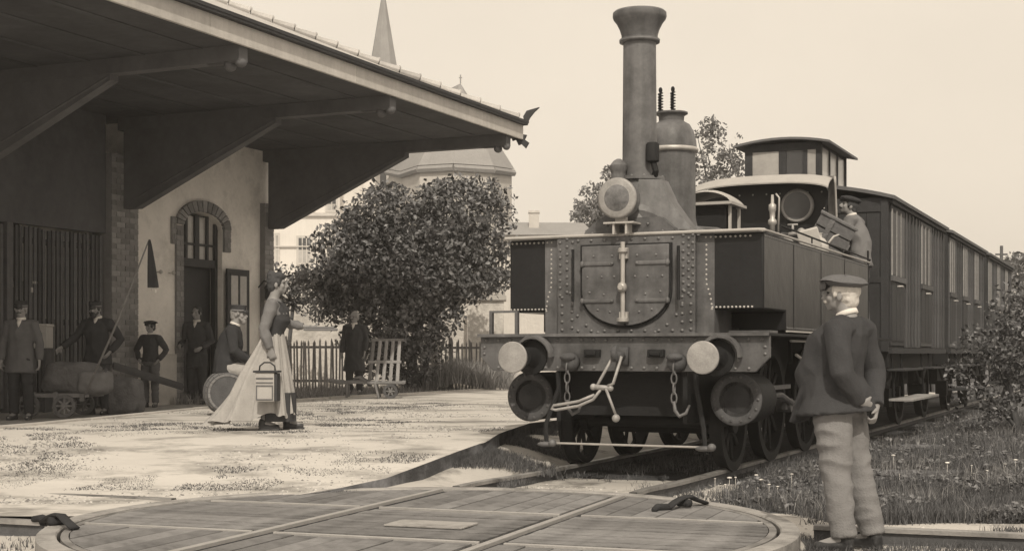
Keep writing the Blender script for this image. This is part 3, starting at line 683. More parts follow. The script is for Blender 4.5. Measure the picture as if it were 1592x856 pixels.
# trees and hedge mass far right behind the train
for i, (px, py, rx, rz, Y, lb) in enumerate(((1585,430,20,28,60,'far dark tree behind the end of the train at the right edge'),(1660,425,50,40,70,'far tree just outside the right edge of the train'),)):
    q2 = Y/2200; tree('tree', lb, 'tree', (D(px,548,Y).x, Y, 0), [([(0,0,0),(0,0,HC+(548-py)*q2*.8)], [.25,.15])],
        [(0,0,HC+(548-py)*q2,rx*q2,rx*q2,rz*q2),(.3,0,HC+(548-py-70)*q2,rx*q2*1.4,rx*q2,45*q2),(-.3,0,1.6,rx*q2*1.5,rx*q2,1.8)], 200, .3, .5, 190, .11, 'leafd', 'distant trees')
bsp = D(1560,548,19)
tree('thorn_bush', 'sprawling leafy bush with arching stems crowding the carriages at the right edge', 'bush', (bsp.x, 19, 0),
     [([(0.2,0,-.1),(.1,0,.5),(0,.05,1.0)], [.06,.045,.03]), ([(.3,0,-.1),(-.3,-.1,.6),(-.75,-.2,.62)], [.03,.02,.01]), ([(.3,0,-.1),(-.1,0,1.0),(-.4,-.1,1.25)], [.03,.02,.01])],
     [(.25,0,1.55,.55,.6,.45),(-.15,-.1,1.15,.45,.5,.35),(-.35,-.2,.8,.45,.4,.3),(.3,.1,.8,.8,.7,.6),(-.5,-.3,.35,.35,.3,.3),(-.1,-.2,.45,.5,.4,.35),(.75,.3,1.3,.8,.8,.9),(1.9,.6,1.2,1.0,1,1.1)], 440, .10, .22, 950, .034, inner=.35)
b = MB()
tag(part('garden_shrub', MB().tube([(0,0,0),(0,0,.5)], .03, 6), 'bark', None, T(D(1500,548,24).x+1.9, 23, 0)), 'bare stump beside the bush at the right edge', 'stump') if False else None

# ------------------------------------------------------------------ grass
def blades(name, P, h, w_, m, lean=.35, kind='stuff'):
    n = len(P); a = RNG.random(n)*2*PI; d = np.stack([np.cos(a), np.sin(a), np.zeros(n)], 1)
    a2 = RNG.random(n)*2*PI; l = np.stack([np.cos(a2), np.sin(a2), np.zeros(n)], 1)
    hh = (h*(.45 + .75*RNG.random(n)))[:, None] if np.ndim(h) == 0 else (h*(.5+.7*RNG.random(n)))[:, None]
    ww = w_*(.6+.8*RNG.random(n))[:, None]; ln = lean*RNG.random(n)[:, None]
    b0 = P - d*ww*.5; b1 = P + d*ww*.5
    mid = P + l*hh*ln*.35 + np.array([0,0,1])*hh*.6; tip = P + l*hh*ln + np.array([0,0,1])*hh
    vs = np.stack([b0, b1, mid + d*ww*.35, mid - d*ww*.35, tip], 1).reshape(-1,3); i = np.arange(n)*5
    tri = np.stack([i,i+1,i+2, i,i+2,i+3, i+3,i+2,i+4], 1).reshape(-1)
    return rawtri(name, vs, tri, m, None, kind)
def scat(n, fx, fy, keep=None, zf=None):
    P = []
    while len(P) < n:
        u, v = random.random(), random.random(); x, y = fx(u, v), fy(u, v)
        if keep is not None and random.random() > keep(x, y): continue
        P.append((x, y, zf(x, y) if zf else GZ-.01))
    return np.array(P)
def nzk(s, th, g=6): return lambda x, y: min(max((noise.noise(Vector((x*s, y*s, 9.7)))+.5-th)*g, 0), 1)
def outside(x, y, r=2.36): return (x-TC.x)**2 + (y-TC.y)**2 > r*r
def track_s(x, y): return (x-LO.x)*UY - (y-LO.y)*UX        # metres to the right of the locomotive's centre line
# dark ballast sheet; the shade under the train is put into its colour
def bal(u, v):
    t = .5 + 46*v**1.4; w2 = 1.35 + .22*noise.noise(Vector((t*1.3, u*3, 4.4))); k = (2*u-1)*w2; e = -.5*abs(noise.noise(Vector((u*5, 2, 1))))*(v < .02)
    tt_ = t + e; edge = min((1-abs(2*u-1))*8, 1)*min(v*30, 1)
    return (LO.x + UX*tt_ + UY*k, LO.y + UY*tt_ - UX*k, GZ - .03 + .04*edge + .02*noise.noise(Vector((k*3, t*3, 0)))*edge)
patch('ballast', bal, 26, 160, 'ballast')
# dark meadow soil right of the track
def bank(u, v):
    y = 9.6 + 36*v**1.5; xl = LO.x + (y-LO.y)*UX/UY + (1.15 + .35*noise.noise(Vector((y*.9, 1, 2))) + max(0, (11.2-y))*.9); x = xl + (26)*u**1.5
    edge = min(u*14, 1)*min(v*10, 1)
    return (x, y, GZ - .02 + (.035 + .22*min(u*3,1)**2*min(v*3, 1))*edge + wob(x, y, .9, .06)*edge)
patch('meadow', bank, 50, 80, 'earth')
def bank_z(x, y):
    v = ((y-9.6)/36)**(1/1.5) if y > 9.6 else 0; xl = LO.x + (y-LO.y)*UX/UY + 1.15 + max(0, (11.2-y))*.9; u = max(0, (x-xl)/26)**(1/1.5)
    edge = min(u*14, 1)*min(v*10, 1); return GZ - .03 + (.03 + .22*min(u*3,1)**2*min(v*3,1))*edge + wob(x, y, .9, .06)*edge
def yb(u, v): return 9.7 + 17*v**1.7
def xb(u, v): y = yb(u, v); return LO.x + (y-LO.y)*UX/UY + 1.25 + max(0, (11.2-y))*.9 + (1.2 + .42*y)*u*1.15
P = scat(90000, xb, yb, nzk(.8, .12), bank_z); o = blades('meadow_grass', P, .13, .006, 'grass', .8); tag(o, 'tall rough meadow grass growing right of the track', 'grass')
P = scat(14000, xb, yb, nzk(1.3, .45), bank_z); o = blades('dry_grass', P, .17, .004, 'grassl', .8); tag(o, 'pale dry grass stalks among the meadow grass right of the track', 'grass')
P = scat(16000, xb, yb, nzk(2.1, .5, 9), lambda x, y: bank_z(x, y) + random.uniform(.02, .11))
n_ = len(P); U_ = RNG.normal(size=(n_,3))*np.array([1,1,.4]); U_ /= np.linalg.norm(U_, axis=1, keepdims=True); V_ = np.cross(U_, RNG.normal(size=(n_,3))*.5+np.array([0,-.3,1])); V_ /= np.linalg.norm(V_, axis=1, keepdims=True); s_ = .022*(.5+RNG.random((n_,1)))
tag(quads('broadleaf_weeds', P, U_*s_, V_*s_*.6, 'leaf'), 'low broad-leaved weeds mixed through the meadow grass', 'weeds')
# flowers
P = scat(120, lambda u, v: xb(u, v), lambda u, v: 10.6 + 7.5*v**1.3, nzk(.9, .4), lambda x, y: bank_z(x, y) + random.uniform(.08, .16))
b = MB()
for p in P:
    rr_ = random.uniform(.005, .017); b.ball(tuple(p), (rr_*1.4, rr_, rr_*.5), 7, 4)
    b.cyl((p[0], p[1], p[2]-.16), tuple(p), .002, n=3)
o = part('wildflowers', b, 'flower', kind='stuff', smooth=True); tag(o, 'white wildflower heads scattered through the meadow grass', 'flowers')
# grass between platform edge and rail, between rails, round the turntable
def xe(u, v): y = ye(u, v); return lerp_tab(XR, y) + .02 + .75*u**1.8
def ye(u, v): return 10.9 + 6.3*v
P = scat(13000, xe, ye, nzk(1.1, .36), lambda x, y: (plat_z(y)-.11*min(max(y-10.75,0)/1.2, 1)-.02)*(1-min(max(x-lerp_tab(XR, y),0)/.9,1)) + (GZ+.02)*min(max(x-lerp_tab(XR, y),0)/.9,1)); tag(blades('edge_grass', P, .03+.05*np.clip((P[:,1]-11)/2.2, 0, 1), .006, 'grass', .8), 'rough grass along the foot of the platform edge', 'grass')
def xm(u, v): return -3.4 + 12*u
def ym(u, v): return 9.6 + 5.5*v
P = scat(11000, xm, ym, lambda x, y: (nzk(1.2, .52)(x, y) + (.5 if abs(abs(track_s(x, y))-.80) < .09 and y > 11.4 else 0)) * (outside(x, y)) * (x > lerp_tab(XR, max(y, 9))+.02) * (.25 if abs(track_s(x,y)) < .62 else 1))
tag(blades('track_grass', P, .06, .007, 'grass', .9), 'short tufts of grass in the sand around the rails', 'grass')
P = scat(3000, lambda u, v: LO.x + ym(u, v)*0 + (-.9+1.8*u) + (13.3+3*v-LO.y)*.456, lambda u, v: 13.3+3*v, nzk(1.5, .3)); tag(blades('under_grass', P, .09, .008, 'grass', .8), 'grass between the rails under the front of the locomotive', 'grass')
def ring_k(x, y):
    d = math.hypot(x-TC.x, y-TC.y); return (math.exp(-((d-2.42)/.13)**2)*.9*nzk(1.6, .35)(x, y)) if d > 2.36 else 0
P = scat(4200, lambda u, v: -3.4+6*u, lambda u, v: 6.6+4.4*v, lambda x, y: ring_k(x, y) * (1 if (x > .6 or y < 8.3) else .12)); tag(blades('ring_grass', P, .055, .006, 'grass', .9), 'grass fringe around the rim of the turntable', 'grass')
P = scat(9000, lambda u, v: .9+4.2*u, lambda u, v: 7.2+2.2*v, lambda x, y: nzk(1.1, .42)(x, y)*outside(x, y)); tag(blades('foreground_grass', P, .05, .006, 'grass', .9), 'short grass around the heels of the man in pale trousers', 'grass')
P = scat(3500, lambda u, v: -3.6+2.4*u, lambda u, v: 6.9+1.6*v, lambda x, y: nzk(1.4, .5)(x, y)*outside(x, y)); tag(blades('corner_grass', P, .05, .006, 'grass', .9), 'sparse grass in the lower left corner beside the turntable', 'grass')
def vg(u, v):
    y = 10.75 + 12*v**1.3; x0 = lerp_tab(XR, y) + .005; x1 = max(LO.x + (y-LO.y)*UX/UY - .95, x0+.02) if y > 12 else max(TC.x + (y-TC.y)*math.tan(TA) - .86, x0+.02)
    return (x0+(x1-x0)*u, y, (plat_z(y)-.11*min((y-10.75)/1.2, 1)-.01)*(1-u)**.8 + (GZ+.03)*(1-(1-u)**.8) + wob(x0+(x1-x0)*u, y, 2, .012))
patch('verge', vg, 12, 70, 'sand')
# tufts on the platform
def kp_(x, y): return nzk(.55, .44, 5)(x, y) * nzk(2.6, .40)(x, y) * (lerp_tab(XL, y) < x < lerp_tab(XR, y)-.1) * (y > 10.9)
P = scat(26000, lambda u, v: -6+8*u, lambda u, v: 10.7+12*v**1.4, kp_, lambda x, y: plat_z(y)-.004); tag(blades('platform_grass', P, .017, .007, 'grass', 1.6), 'patchy trampled grass on the sandy platform', 'grass')
# rough verge beyond the back kerb, under fence and tree
def xv(u, v): y = yv(u, v); return lerp_tab(XL, y) - .15 - 4.5*u
def yv(u, v): return 24.2 + 7.6*v
P = scat(9000, xv, yv, nzk(.9, .15), lambda x, y: YZ-.01); tag(blades('verge_grass', P, .20, .014, 'grassl', .6), 'pale rough grass between the platform kerb and the fence', 'grass')
P = scat(7000, lambda u, v: D(700,548,31).x - .6 + 1.9*u, lambda u, v: 30.2+2.6*v, nzk(1.2, .2), lambda x, y: YZ-.01 + .25*max(0, 1-abs(x-D(715,548,31).x)/1.2)); tag(blades('verge_weeds', P, .52, .016, 'grassl', .7), 'tall pale weeds heaped against the fence below the garden pier', 'weeds')

# small stones lying on the platform and the track bed
def pebbles(name, label, P, s0, s1):
    n = len(P); sc_ = (s0 + (s1-s0)*RNG.random(n)**2.5)[:, None]
    base = np.array([(1,0,0),(0,1,0),(-1,0,0),(0,-1,0),(0,0,1.0)])[None]*(.6+.8*RNG.random((n,5,1)))
    a = RNG.random(n)*6.28; ca, sa = np.cos(a), np.sin(a); x = base[...,0]*ca[:,None]-base[...,1]*sa[:,None]*.7; y = base[...,0]*sa[:,None]+base[...,1]*ca[:,None]*.7
    vs = (np.stack([x, y, base[...,2]*.6], -1)*sc_[:,None] + P[:,None,:]).reshape(-1,3); i = np.arange(n)*5
    tri = np.stack([i,i+1,i+4, i+1,i+2,i+4, i+2,i+3,i+4, i+3,i,i+4], 1).reshape(-1); tag(rawtri(name, vs, tri, 'pebble'), label, 'gravel')
P = scat(16000, lambda u, v: -6+8*u, lambda u, v: 10.3+14*v**1.5, lambda x, y: nzk(.8, .3, 3)(x, y)*(lerp_tab(XL, y) < x < lerp_tab(XR, y)-.05), lambda x, y: plat_z(y)-.002)
pebbles('platform_gravel', 'loose gravel scattered over the sandy platform', P, .005, .022)
P = scat(12000, lambda u, v: -3.5+9*u, lambda u, v: 6.8+8*v, lambda x, y: outside(x, y)*(x > lerp_tab(XR, max(y, 10.3)) or y < 9.4)*nzk(.9, .25, 3)(x, y))
pebbles('track_gravel', 'loose gravel in the sand around the turntable and rails', P, .005, .020)

# ------------------------------------------------------------------ locomotive (local x = across, y = backwards along the train)
lc = root('steam_locomotive', 'old riveted tank locomotive with tall flared chimney and round headlamp, facing the turntable', 'locomotive', (LO.x, LO.y, 0), -ANG)
def lp_(name, mb, m, par=None, **k): return part(name, mb, m, par or lc, **k)
def dome_rivets(pts, r=.013, axis=(0,-1,0)):
    b = MB(); q = Vector(axis).to_track_quat('Z', 'Y').to_matrix().to_4x4()
    for p in pts:
        b.lathe([(r, -.002), (r*.95, r*.35), (r*.55, r*.75), (.0005, r*.9)], p, 7, None, axis)
    return b
# buffer beam
b = MB(); poly = [(-1.365,1.215),(1.365,1.215),(1.365,1.03),(1.24,.905),(-1.24,.905),(-1.365,1.03)]
b.prism([(x, z) for x, z in poly], 0, .05, Matrix(((1,0,0,0),(0,0,1,0),(0,1,0,0),(0,0,0,1)))); lp_('buffer_beam', b, 'loco', bevel=.005)
b = MB(); b.box(-1.37, 1.37, -.05, 6.05, 1.217, 1.24); lp_('running_board', b, 'pale' if False else 'locod')
b = MB(); b.box(-1.372, 1.372, -.056, -.0505, 1.215, 1.243); lp_('board_edge', b, 'smoke')
pts = [(-1.30+.1182*i, 0, 1.185) for i in range(23)] + [(-1.18+.1182*i, 0, .935) for i in range(21)] + [(s*1.325, 0, z) for s in (-1,1) for z in (1.12,1.06)] + [(s*(.87+d), 0, 1.06+e) for s in (-1,1) for d in (.22,) for e in (-.05,.05)]
o = lp_('rivets', dome_rivets(pts, .016), 'rivet', kind='stuff')
# buffers
for sx in (-.85, .90):
    bf = lp_('buffer', MB().lathe([(.16,0),(.16,.02),(.11,.03),(.085,.06),(.08,.20),(.095,.205),(.095,.23),(.045,.235),(.045,.39),(.10,.395)], (sx,0,1.03), 24, None, (0,-1,0)), 'locod')
    lp_('buffer_head', MB().lathe([(.05,.39),(.135,.395),(.140,.402),(.140,.418),(.134,.424),(.06,.430),(.0,.431)], (sx,0,1.03), 36, None, (0,-1,0)), 'buffer', bf)
    lp_('buffer_guard', MB().tube([(sx+.05+.17*math.cos(a), -.05-.02*math.sin(a), 1.05+.165*math.sin(a)) for a in np.linspace(-.1, PI*.85, 9)], [(.022,.05)]*9, 6, up=(0,1,0)), 'smoke', bf)
# lamp irons, side chains, coupling hook
for sx in (-.24, .36):
    lp_('beam_bracket', MB().box(sx-.075, sx+.075, -.06, -.001, 1.03, 1.10).box(sx-.05, sx+.05, -.08, -.061, 1.045, 1.085), 'locod', bevel=.008)
for sx, hook in ((-.45, 0), (.55, 1)):
    c = lp_('side_hook', MB().lathe([(.085,0),(.085,.06),(.06,.11),(.0,.12)], (sx,0,.985), 14, None, (0,-1,0)).ball((sx,-.1,1.03), (.075,.06,.035)), 'rust', smooth=True)
    z = .93; b = MB()
    for i in range(4):
        pts = [(sx + (.025 if i % 2 else 0)*math.cos(a), -.11 + (0 if i % 2 else .025)*math.cos(a), z + .050*math.sin(a)) for a in np.linspace(0, 2*PI, 11)]
        b.tube(pts, .008, 6, caps=False); z -= .085
    b.tube([(sx,-.11,z+.06),(sx+.01,-.11,z-.02),(sx+.05,-.11,z-.07),(sx+.11,-.11,z-.04),(sx+.14,-.11,z+.03)], [.014,.017,.017,.014,.010], 8)
    lp_('side_chain', b, 'smoke', c, smooth=True)
hk = lp_('draw_hook', MB().box(.0,.10,-.06,-.001,.96,1.12).tube([(.05,0,1.04),(.05,-.16,1.04),(.05,-.24,1.02),(.05,-.26,1.09),(.05,-.20,1.13)], [.04,.04,.035,.03,.012], 8), 'rust', smooth=True)
b = MB(); b.tube([(.03,-.2,1.05),(-.10,-.2,.83),(-.14,-.2,.76)], [.014,.014,.014], 8); b.tube([(.10,-.2,1.04),(.03,-.22,.80),(-.02,-.22,.78)], .014, 8)
b.cyl((-.17,-.21,.77),(.0,-.21,.76), .024, n=10); b.tube([(-.08,-.21,.76),(-.16,-.21,.66),(-.30,-.21,.60),(-.52,-.21,.56),(-.56,-.21,.57),(-.54,-.21,.60),(-.30,-.21,.64),(-.15,-.21,.70)], .014, 8)
b.tube([(-.04,-.22,.76),(.06,-.24,.53)], [.014,.012], 8); b.ball((.065,-.245,.50), .036, 12, 8); b.ball((-.16,-.21,.77), .03); b.ball((.0,-.21,.76), .028)
lp_('screw_coupling', b, 'buffer', hk, smooth=True)
# guard irons with the cross bar
for sx, x2 in ((-.60,-.66),(.70,.82)):
    g = lp_('guard_iron', MB().tube([(sx,.03,.90),(sx+.02,.0,.75),(x2-.02,-.06,.42),(x2,-.09,.27),(x2+.03,-.10,.20)], [(.022,.012)]*5, 6), 'locod')
    lp_('iron_foot', MB().ball((x2,-.10,.245), (.09,.04,.026), 10, 6).ball((x2+.07,-.12,.26), (.04,.04,.035), 8, 6), 'smoke', g, smooth=True)
lp_('cross_bar', MB().cyl((-.62,-.10,.258),(.78,-.10,.258), .010, n=8), 'bright')
# front plate, smokebox doors
ZT = 2.13
b = MB(); b.box(-.71, .62, .28, .34, 1.24, ZT); b.box(-.86, .78, .3405, .9, 1.24, ZT-.01); lp_('front_plate', b, 'loco', bevel=.004)
cx = -.03
arc = [(cx + .44*math.cos(a), 1.62 + .33*math.sin(a)) for a in np.linspace(PI, 2*PI, 17)] + [(cx+.44, 2.06), (cx-.44, 2.06)]
XZ = Matrix(((1,0,0,0),(0,0,1,0),(0,1,0,0),(0,0,0,1)))
b = MB(); b.prism(arc, .262, .279, XZ); dp = lp_('door_ring', b, 'locod')
for sgn in (-1, 1):
    a_in = [(cx + sgn*.418*math.cos(a), 1.62 + .305*math.sin(a)) for a in np.linspace(0, -PI/2 + .015, 10)]
    poly = a_in + [(cx+sgn*.012, 2.045), (cx+sgn*.418, 2.045)]
    if sgn > 0: poly = poly[::-1]
    d = lp_('smokebox_door', MB().prism(poly, .235, .2615, XZ), 'loco', bevel=.006)
    for z in (1.88, 1.54):
        lp_('hinge_strap', MB().tube([(cx+sgn*.12,.232,z),(cx+sgn*.40,.232,z)], [(.014,.020)]*2, 8).ball((cx+sgn*.12,.23,z), .018).ball((cx+sgn*.41,.225,z), (.022,.02,.03)), 'smoke', d)
    lp_('rivets', dome_rivets([(cx+sgn*x, .235, z) for x, z in ((.12,1.95),(.30,1.95),(.22,1.76),(.36,1.76),(.10,1.76),(.14,1.44),(.26,1.46),(.20,1.60),(.34,1.62))], .012), 'rivet', d, kind='stuff')
lb = lp_('locking_bar', MB().cyl((cx,.19,1.36),(cx,.19,2.07), .022, n=10).lathe([(.035,0),(.045,.01),(.045,.035),(.03,.045)], (cx,.19,1.97), 12).lathe([(.04,0),(.055,.012),(.055,.04),(.03,.05)], (cx,.19,1.34), 14).ball((cx,.17,1.66), (.045,.045,.05)).cyl((cx,.23,1.66),(cx,.12,1.66), .025, n=10).box(cx-.04,cx+.04,.2,.235,1.92,2.02).box(cx-.04,cx+.04,.2,.235,1.36,1.44), 'bright', smooth=False)
lp_('handrail_post', MB().cyl((.49,.2,1.54),(.49,.2,2.02), .016, n=8), 'locod'); lp_('handrail_post', MB().cyl((-.52,.2,1.54),(-.52,.2,2.02), .014, n=8), 'locod')
pts = []
rr2 = random.Random(3)
for i in range(13): a = PI + PI*i/12; pts.append((cx+.55*math.cos(a), .28, 1.62+.42*math.sin(a)))
for z in np.arange(1.60, 2.1, .07): pts += [(-.68,.28,z),(-.61,.28,z+.03),(-.555,.28,z),(.51,.28,z+.03),(.56,.28,z),(.60,.28,z+.03)]
for z in np.arange(1.28, 1.62, .075): pts += [(-.66,.28,z),(-.56,.28,z+.02),(.58,.28,z),(.50,.28,z-.01)]
for x in np.arange(-.5, .5, .13): pts.append((x,.28,1.27)); pts.append((x, .28, 2.10))
lp_('rivets', dome_rivets(pts, .0165), 'rivet', kind='stuff')
# side tanks
for sgn, xi, xo in ((-1, -.72, -1.225), (1, .63, 1.225)):
    x0, x1 = min(xi, xo), max(xi, xo)
    b = MB(); prof = [(.345,1.45),(.345,ZT),(5.27,ZT),(5.27,1.27),(1.15,1.27),(1.15,1.45)]
    YZm = Matrix(((0,0,1,0),(1,0,0,0),(0,1,0,0),(0,0,0,1)))
    b.prism(prof, x0, x1, YZm); tk = lp_('side_tank', b, 'locog', bevel=.018)
    pts = []
    for i in range(14):
        f = i/13; xx = (xi + sgn*(.075 if f < .6 else .075 + (.05*math.sin((f-.6)/.4*PI/2)))); pts.append((xx, .345, ZT-.10-f*.57))
    for i in range(11): pts.append((xi + sgn*(.13+.036*i), .345, 1.475))
    for i in range(10): pts.append((xi + sgn*(.07+.045*i), .345, ZT-.03))
    lp_('rivets', dome_rivets(pts, .011), 'pale', tk, kind='stuff')
    if sgn > 0:
        pts = [(1.225, .345+.05+.07*i, ZT-.035) for i in range(69)] + [(1.225, 1.2+.07*i, 1.30) for i in range(58)]
        for yy in (1.5, 2.7, 3.9): pts += [(1.225, yy, 1.36+.06*i) for i in range(12)]
        lp_('rivets', dome_rivets(pts, .009, (1,0,0)), 'rivet', tk, kind='stuff')
        lp_('tank_lip', MB().box(1.226,1.25,1.15,5.3,1.262,1.278), 'pale', tk)
        for yy in (1.5, 2.7, 3.9): lp_('seam_strip', MB().box(1.2255,1.229,yy-.035,yy+.035,1.3,ZT-.02), 'locog', tk)
b = MB(); b.tube([(-1.24,.28,ZT+.015),(1.20,.28,ZT+.015),(1.235,.33,ZT+.015)], [(.02,.016)]*3, 8); b.tube([(1.235,.33,ZT+.015),(1.235,5.3,ZT+.015)], .012, 8)
b.box(-1.24, 1.23, .29, .36, ZT+.0, ZT+.012); lp_('top_rail', b, 'pale')
b = MB(); b.cyl((1.235,.9,ZT+.10),(1.235,5.35,ZT+.05), .010, n=8)
for yy in (.9, 2.2, 3.7, 5.3): b.cyl((1.235,yy,ZT),(1.235,yy,ZT+.10-.05*(yy-.9)/4.4), .008, n=6)
lp_('handrail', b, 'locod')
b = MB(); b.box(-.86,.78,.9,5.27,1.245,1.30); b.box(-.7,.6,.36,5.3,1.30,1.5); lp_('frame_plate', b, 'locod')
lp_('side_step', MB().box(1.0,1.36,.02,.3,1.241,1.262), 'loco')
lp_('lamp_iron', MB().box(-1.30,-1.27,.05,.09,1.241,1.44).box(-1.04,-1.01,.05,.09,1.241,1.44).box(-1.30,-1.01,.05,.09,1.44,1.46), 'loco')
# smokebox, boiler, chimney, dome
lp_('smokebox', MB().cyl((cx,.36,1.80),(cx,1.35,1.80), .58, n=48), 'smoke', auto=30)
lp_('boiler', MB().cyl((cx,1.35,1.78),(cx,5.25,1.78), .54, n=48), 'loco', auto=30)
b = MB()
for yy in (1.4, 2.4, 3.4, 4.4): b.lathe([(.545,-.02),(.55,-.02),(.55,.02),(.545,.02)], (cx,yy,1.78), 48, None, (0,1,0))
lp_('boiler_band', b, 'smoke')
cy = .66; cc = -.035
cm = lp_('chimney', MB().lathe([(.33,2.30),(.31,2.36),(.27,2.46),(.225,2.56),(.205,2.64),(.20,2.665),(.235,2.67),(.235,2.70),(.175,2.705),(.161,2.8),(.153,3.9),(.153,3.985)], (cc,cy,0), 40), 'smoke', auto=30)
lp_('chimney_cap', MB().lathe([(.163,3.96),(.182,3.965),(.185,3.99),(.168,4.0),(.170,4.03),(.185,4.08),(.215,4.14),(.243,4.175),(.252,4.20),(.250,4.235),(.235,4.25),(.20,4.256),(.17,4.25),(.165,4.1)], (cc,cy,0), 44), 'loco', cm, auto=30)
lp_('cap_band', MB().lathe([(.165,3.955),(.188,3.96),(.190,3.985),(.170,3.99)], (cc,cy,0), 44), 'smoke', cm, smooth=True)
pts = [(cc+.222*math.sin(a), cy-.222*math.cos(a), 2.70) for a in np.linspace(0, 2*PI, 12, endpoint=False)]
lp_('rivets', dome_rivets(pts, .013, (0,0,1)), 'rivet', cm, kind='stuff')
b = MB(); sp = [(.02,.5,2.66),(.19,.5,2.66),(.24,.52,2.60),(.42,.56,2.30),(.18,.47,2.16),(-.05,.46,2.2)]     # flared pale saddle flank
b.add([(.04,.42,2.66),(.235,.50,2.655),(.30,.50,2.46),(.50,.56,2.20),(.12,.36,2.18),(.04,.38,2.4),
       (.04,.62,2.66),(.235,.70,2.655),(.32,.72,2.46),(.50,.76,2.20)], [(0,5,4,3,2,1),(1,2,8,7),(2,3,9,8),(0,1,7,6)])
lp_('saddle_flank', b, 'smoke', auto=20)
lp_('oil_cup', MB().lathe([(.075,2.35),(.07,2.70),(.068,2.74),(.082,2.76),(.082,2.80),(.05,2.84),(.02,2.86)], (-.17,.46,0), 20), 'smoke')
lp_('valve_pipe', MB().lathe([(.05,0),(.062,.01),(.062,.16),(.05,.18)], (.14,.52,2.82), 14).tube([(.14,.52,2.84),(.17,.52,2.74),(.15,.55,2.70)], .03, 8), 'locod')
hl = lp_('headlamp', MB().lathe([(.05,-.18),(.12,-.16),(.165,-.08),(.178,0),(.178,.06),(.165,.07)], (-.06,.20,2.46), 36, None, (0,-1,0)), 'smoke', auto=30)
lp_('lens', MB().lathe([(.163,.060),(.160,.068),(.12,.09),(.06,.102),(.0005,.105)], (-.06,.20,2.46), 36, None, (0,-1,0)), 'glasslens', hl, smooth=True)
lp_('lens_rim', MB().lathe([(.160,.06),(.182,.062),(.186,.08),(.165,.09)], (-.06,.20,2.46), 36, None, (0,-1,0)), 'buffer', hl, smooth=True)
lp_('lamp_bracket', MB().box(-.20,.09,.14,.34,2.235,2.25).box(-.12,-.10,.16,.3,2.14,2.235).box(.0,.02,.16,.3,2.14,2.235).box(-.10,.0,.18,.24,2.25,2.30), 'bright', hl)
b = MB(); b.box(-.45,.40,.33,.46,2.14,2.2); b.prism([(-.45,2.2),(.40,2.2),(.28,2.30),(-.30,2.30)], .34, .45, XZ); lp_('lamp_plinth', b, 'loco')
lp_('rivets', dome_rivets([(-.38,.33,2.17),(-.24,.33,2.24),(.16,.33,2.24),(.3,.33,2.17),(-.05,.33,2.17)], .013), 'rivet', kind='stuff')
dy = 1.78; dx = -.09
dm = lp_('steam_dome', MB().lathe([(.34,2.22),(.27,2.30),(.243,2.42),(.24,3.10)], (dx,dy,0), 44), 'smoke', auto=30)
lp_('dome_band', MB().lathe([(.24,3.075),(.268,3.085),(.272,3.11),(.262,3.125),(.23,3.13)], (dx,dy,0), 44), 'bright', dm, smooth=True)
lp_('dome_cover', MB().lathe([(.255,3.12),(.248,3.20),(.225,3.29),(.185,3.36),(.135,3.39),(.125,3.40),(.13,3.45),(.165,3.47),(.165,3.485),(.05,3.49)], (dx,dy,0), 44), 'smoke', dm, auto=30)
for k, x in enumerate((-.115, .015)):
    b = MB(); b.cyl((dx+x,dy,3.47),(dx+x,dy,3.74), .011, n=8)
    tr = [(dx+x+.022*math.cos(a), dy+.022*math.sin(a), 3.49+.20*a/(2*PI*7)) for a in np.linspace(0, 2*PI*7, 60)]; b.tube(tr, .008, 5)
    b.ball((dx+x,dy,3.72),(.02,.02,.03)); lp_('safety_valve', b, 'locod', dm, smooth=True)
lp_('dome_pipe', MB().tube([(.18,1.6,2.30),(.35,1.9,2.30),(.45,2.6,2.26),(.45,4.6,2.26)], .025, 8), 'smoke', smooth=True)
lp_('dome_pipe', MB().tube([(-.02,1.35,2.34),(.32,1.45,2.26),(.62,1.55,2.15)], .022, 8), 'smoke', smooth=True)
# little sandbox with pale lid behind the dome
sb_ = lp_('sandbox', MB().box(-.27,.14,2.95,3.35,2.25,2.68).box(.142,.16,3.0,3.3,2.28,2.68), 'locod', bevel=.01)
lp_('lid', MB().grid(lambda u, v: (-.36+.58*u, 2.86+.6*v, 2.68+.16*math.sin(PI*min(max(u,.0),1))**.6*(1-.25*abs(2*v-1)**3)), 14, 6).box(-.37,.23,2.85,3.47,2.66,2.69), 'pale', sb_, smooth=False)
for yq in (2.96, 3.32): lp_('corner_post', MB().box(.165,.19,yq,yq+.04,2.28,2.66), 'pale', sb_)
# regulator pot, whistle and injector pipes in front of the spectacle plate
rp = lp_('regulator_pot', MB().lathe([(.16,2.28),(.155,2.42),(.17,2.44),(.17,2.47),(.06,2.48)], (.30,4.55,0), 24), 'smoke')
lp_('whistle', MB().lathe([(.03,2.47),(.03,2.56),(.055,2.58),(.05,2.62),(.03,2.64),(.035,2.72),(.045,2.74),(.045,2.80),(.02,2.82),(.015,2.92)], (.26,4.5,0), 14).tube([(.33,4.5,2.48),(.34,4.5,2.88),(.30,4.5,2.93)], .012, 6), 'bright', rp, smooth=True)
lp_('injector_pipe', MB().tube([(.42,4.5,2.44),(.58,4.5,2.46),(.72,4.45,2.38),(.78,4.45,2.2)], .028, 8).tube([(.44,4.4,2.40),(.60,4.3,2.28),(.66,4.3,2.12)], .03, 8).ball((.60,4.5,2.47), .05).ball((.74,4.45,2.36), .045).tube([(.5,4.5,2.46),(.5,4.5,2.56)], .015, 6).cyl((.44,4.5,2.56),(.56,4.5,2.56), .012, n=6), 'buffer', rp, smooth=True)
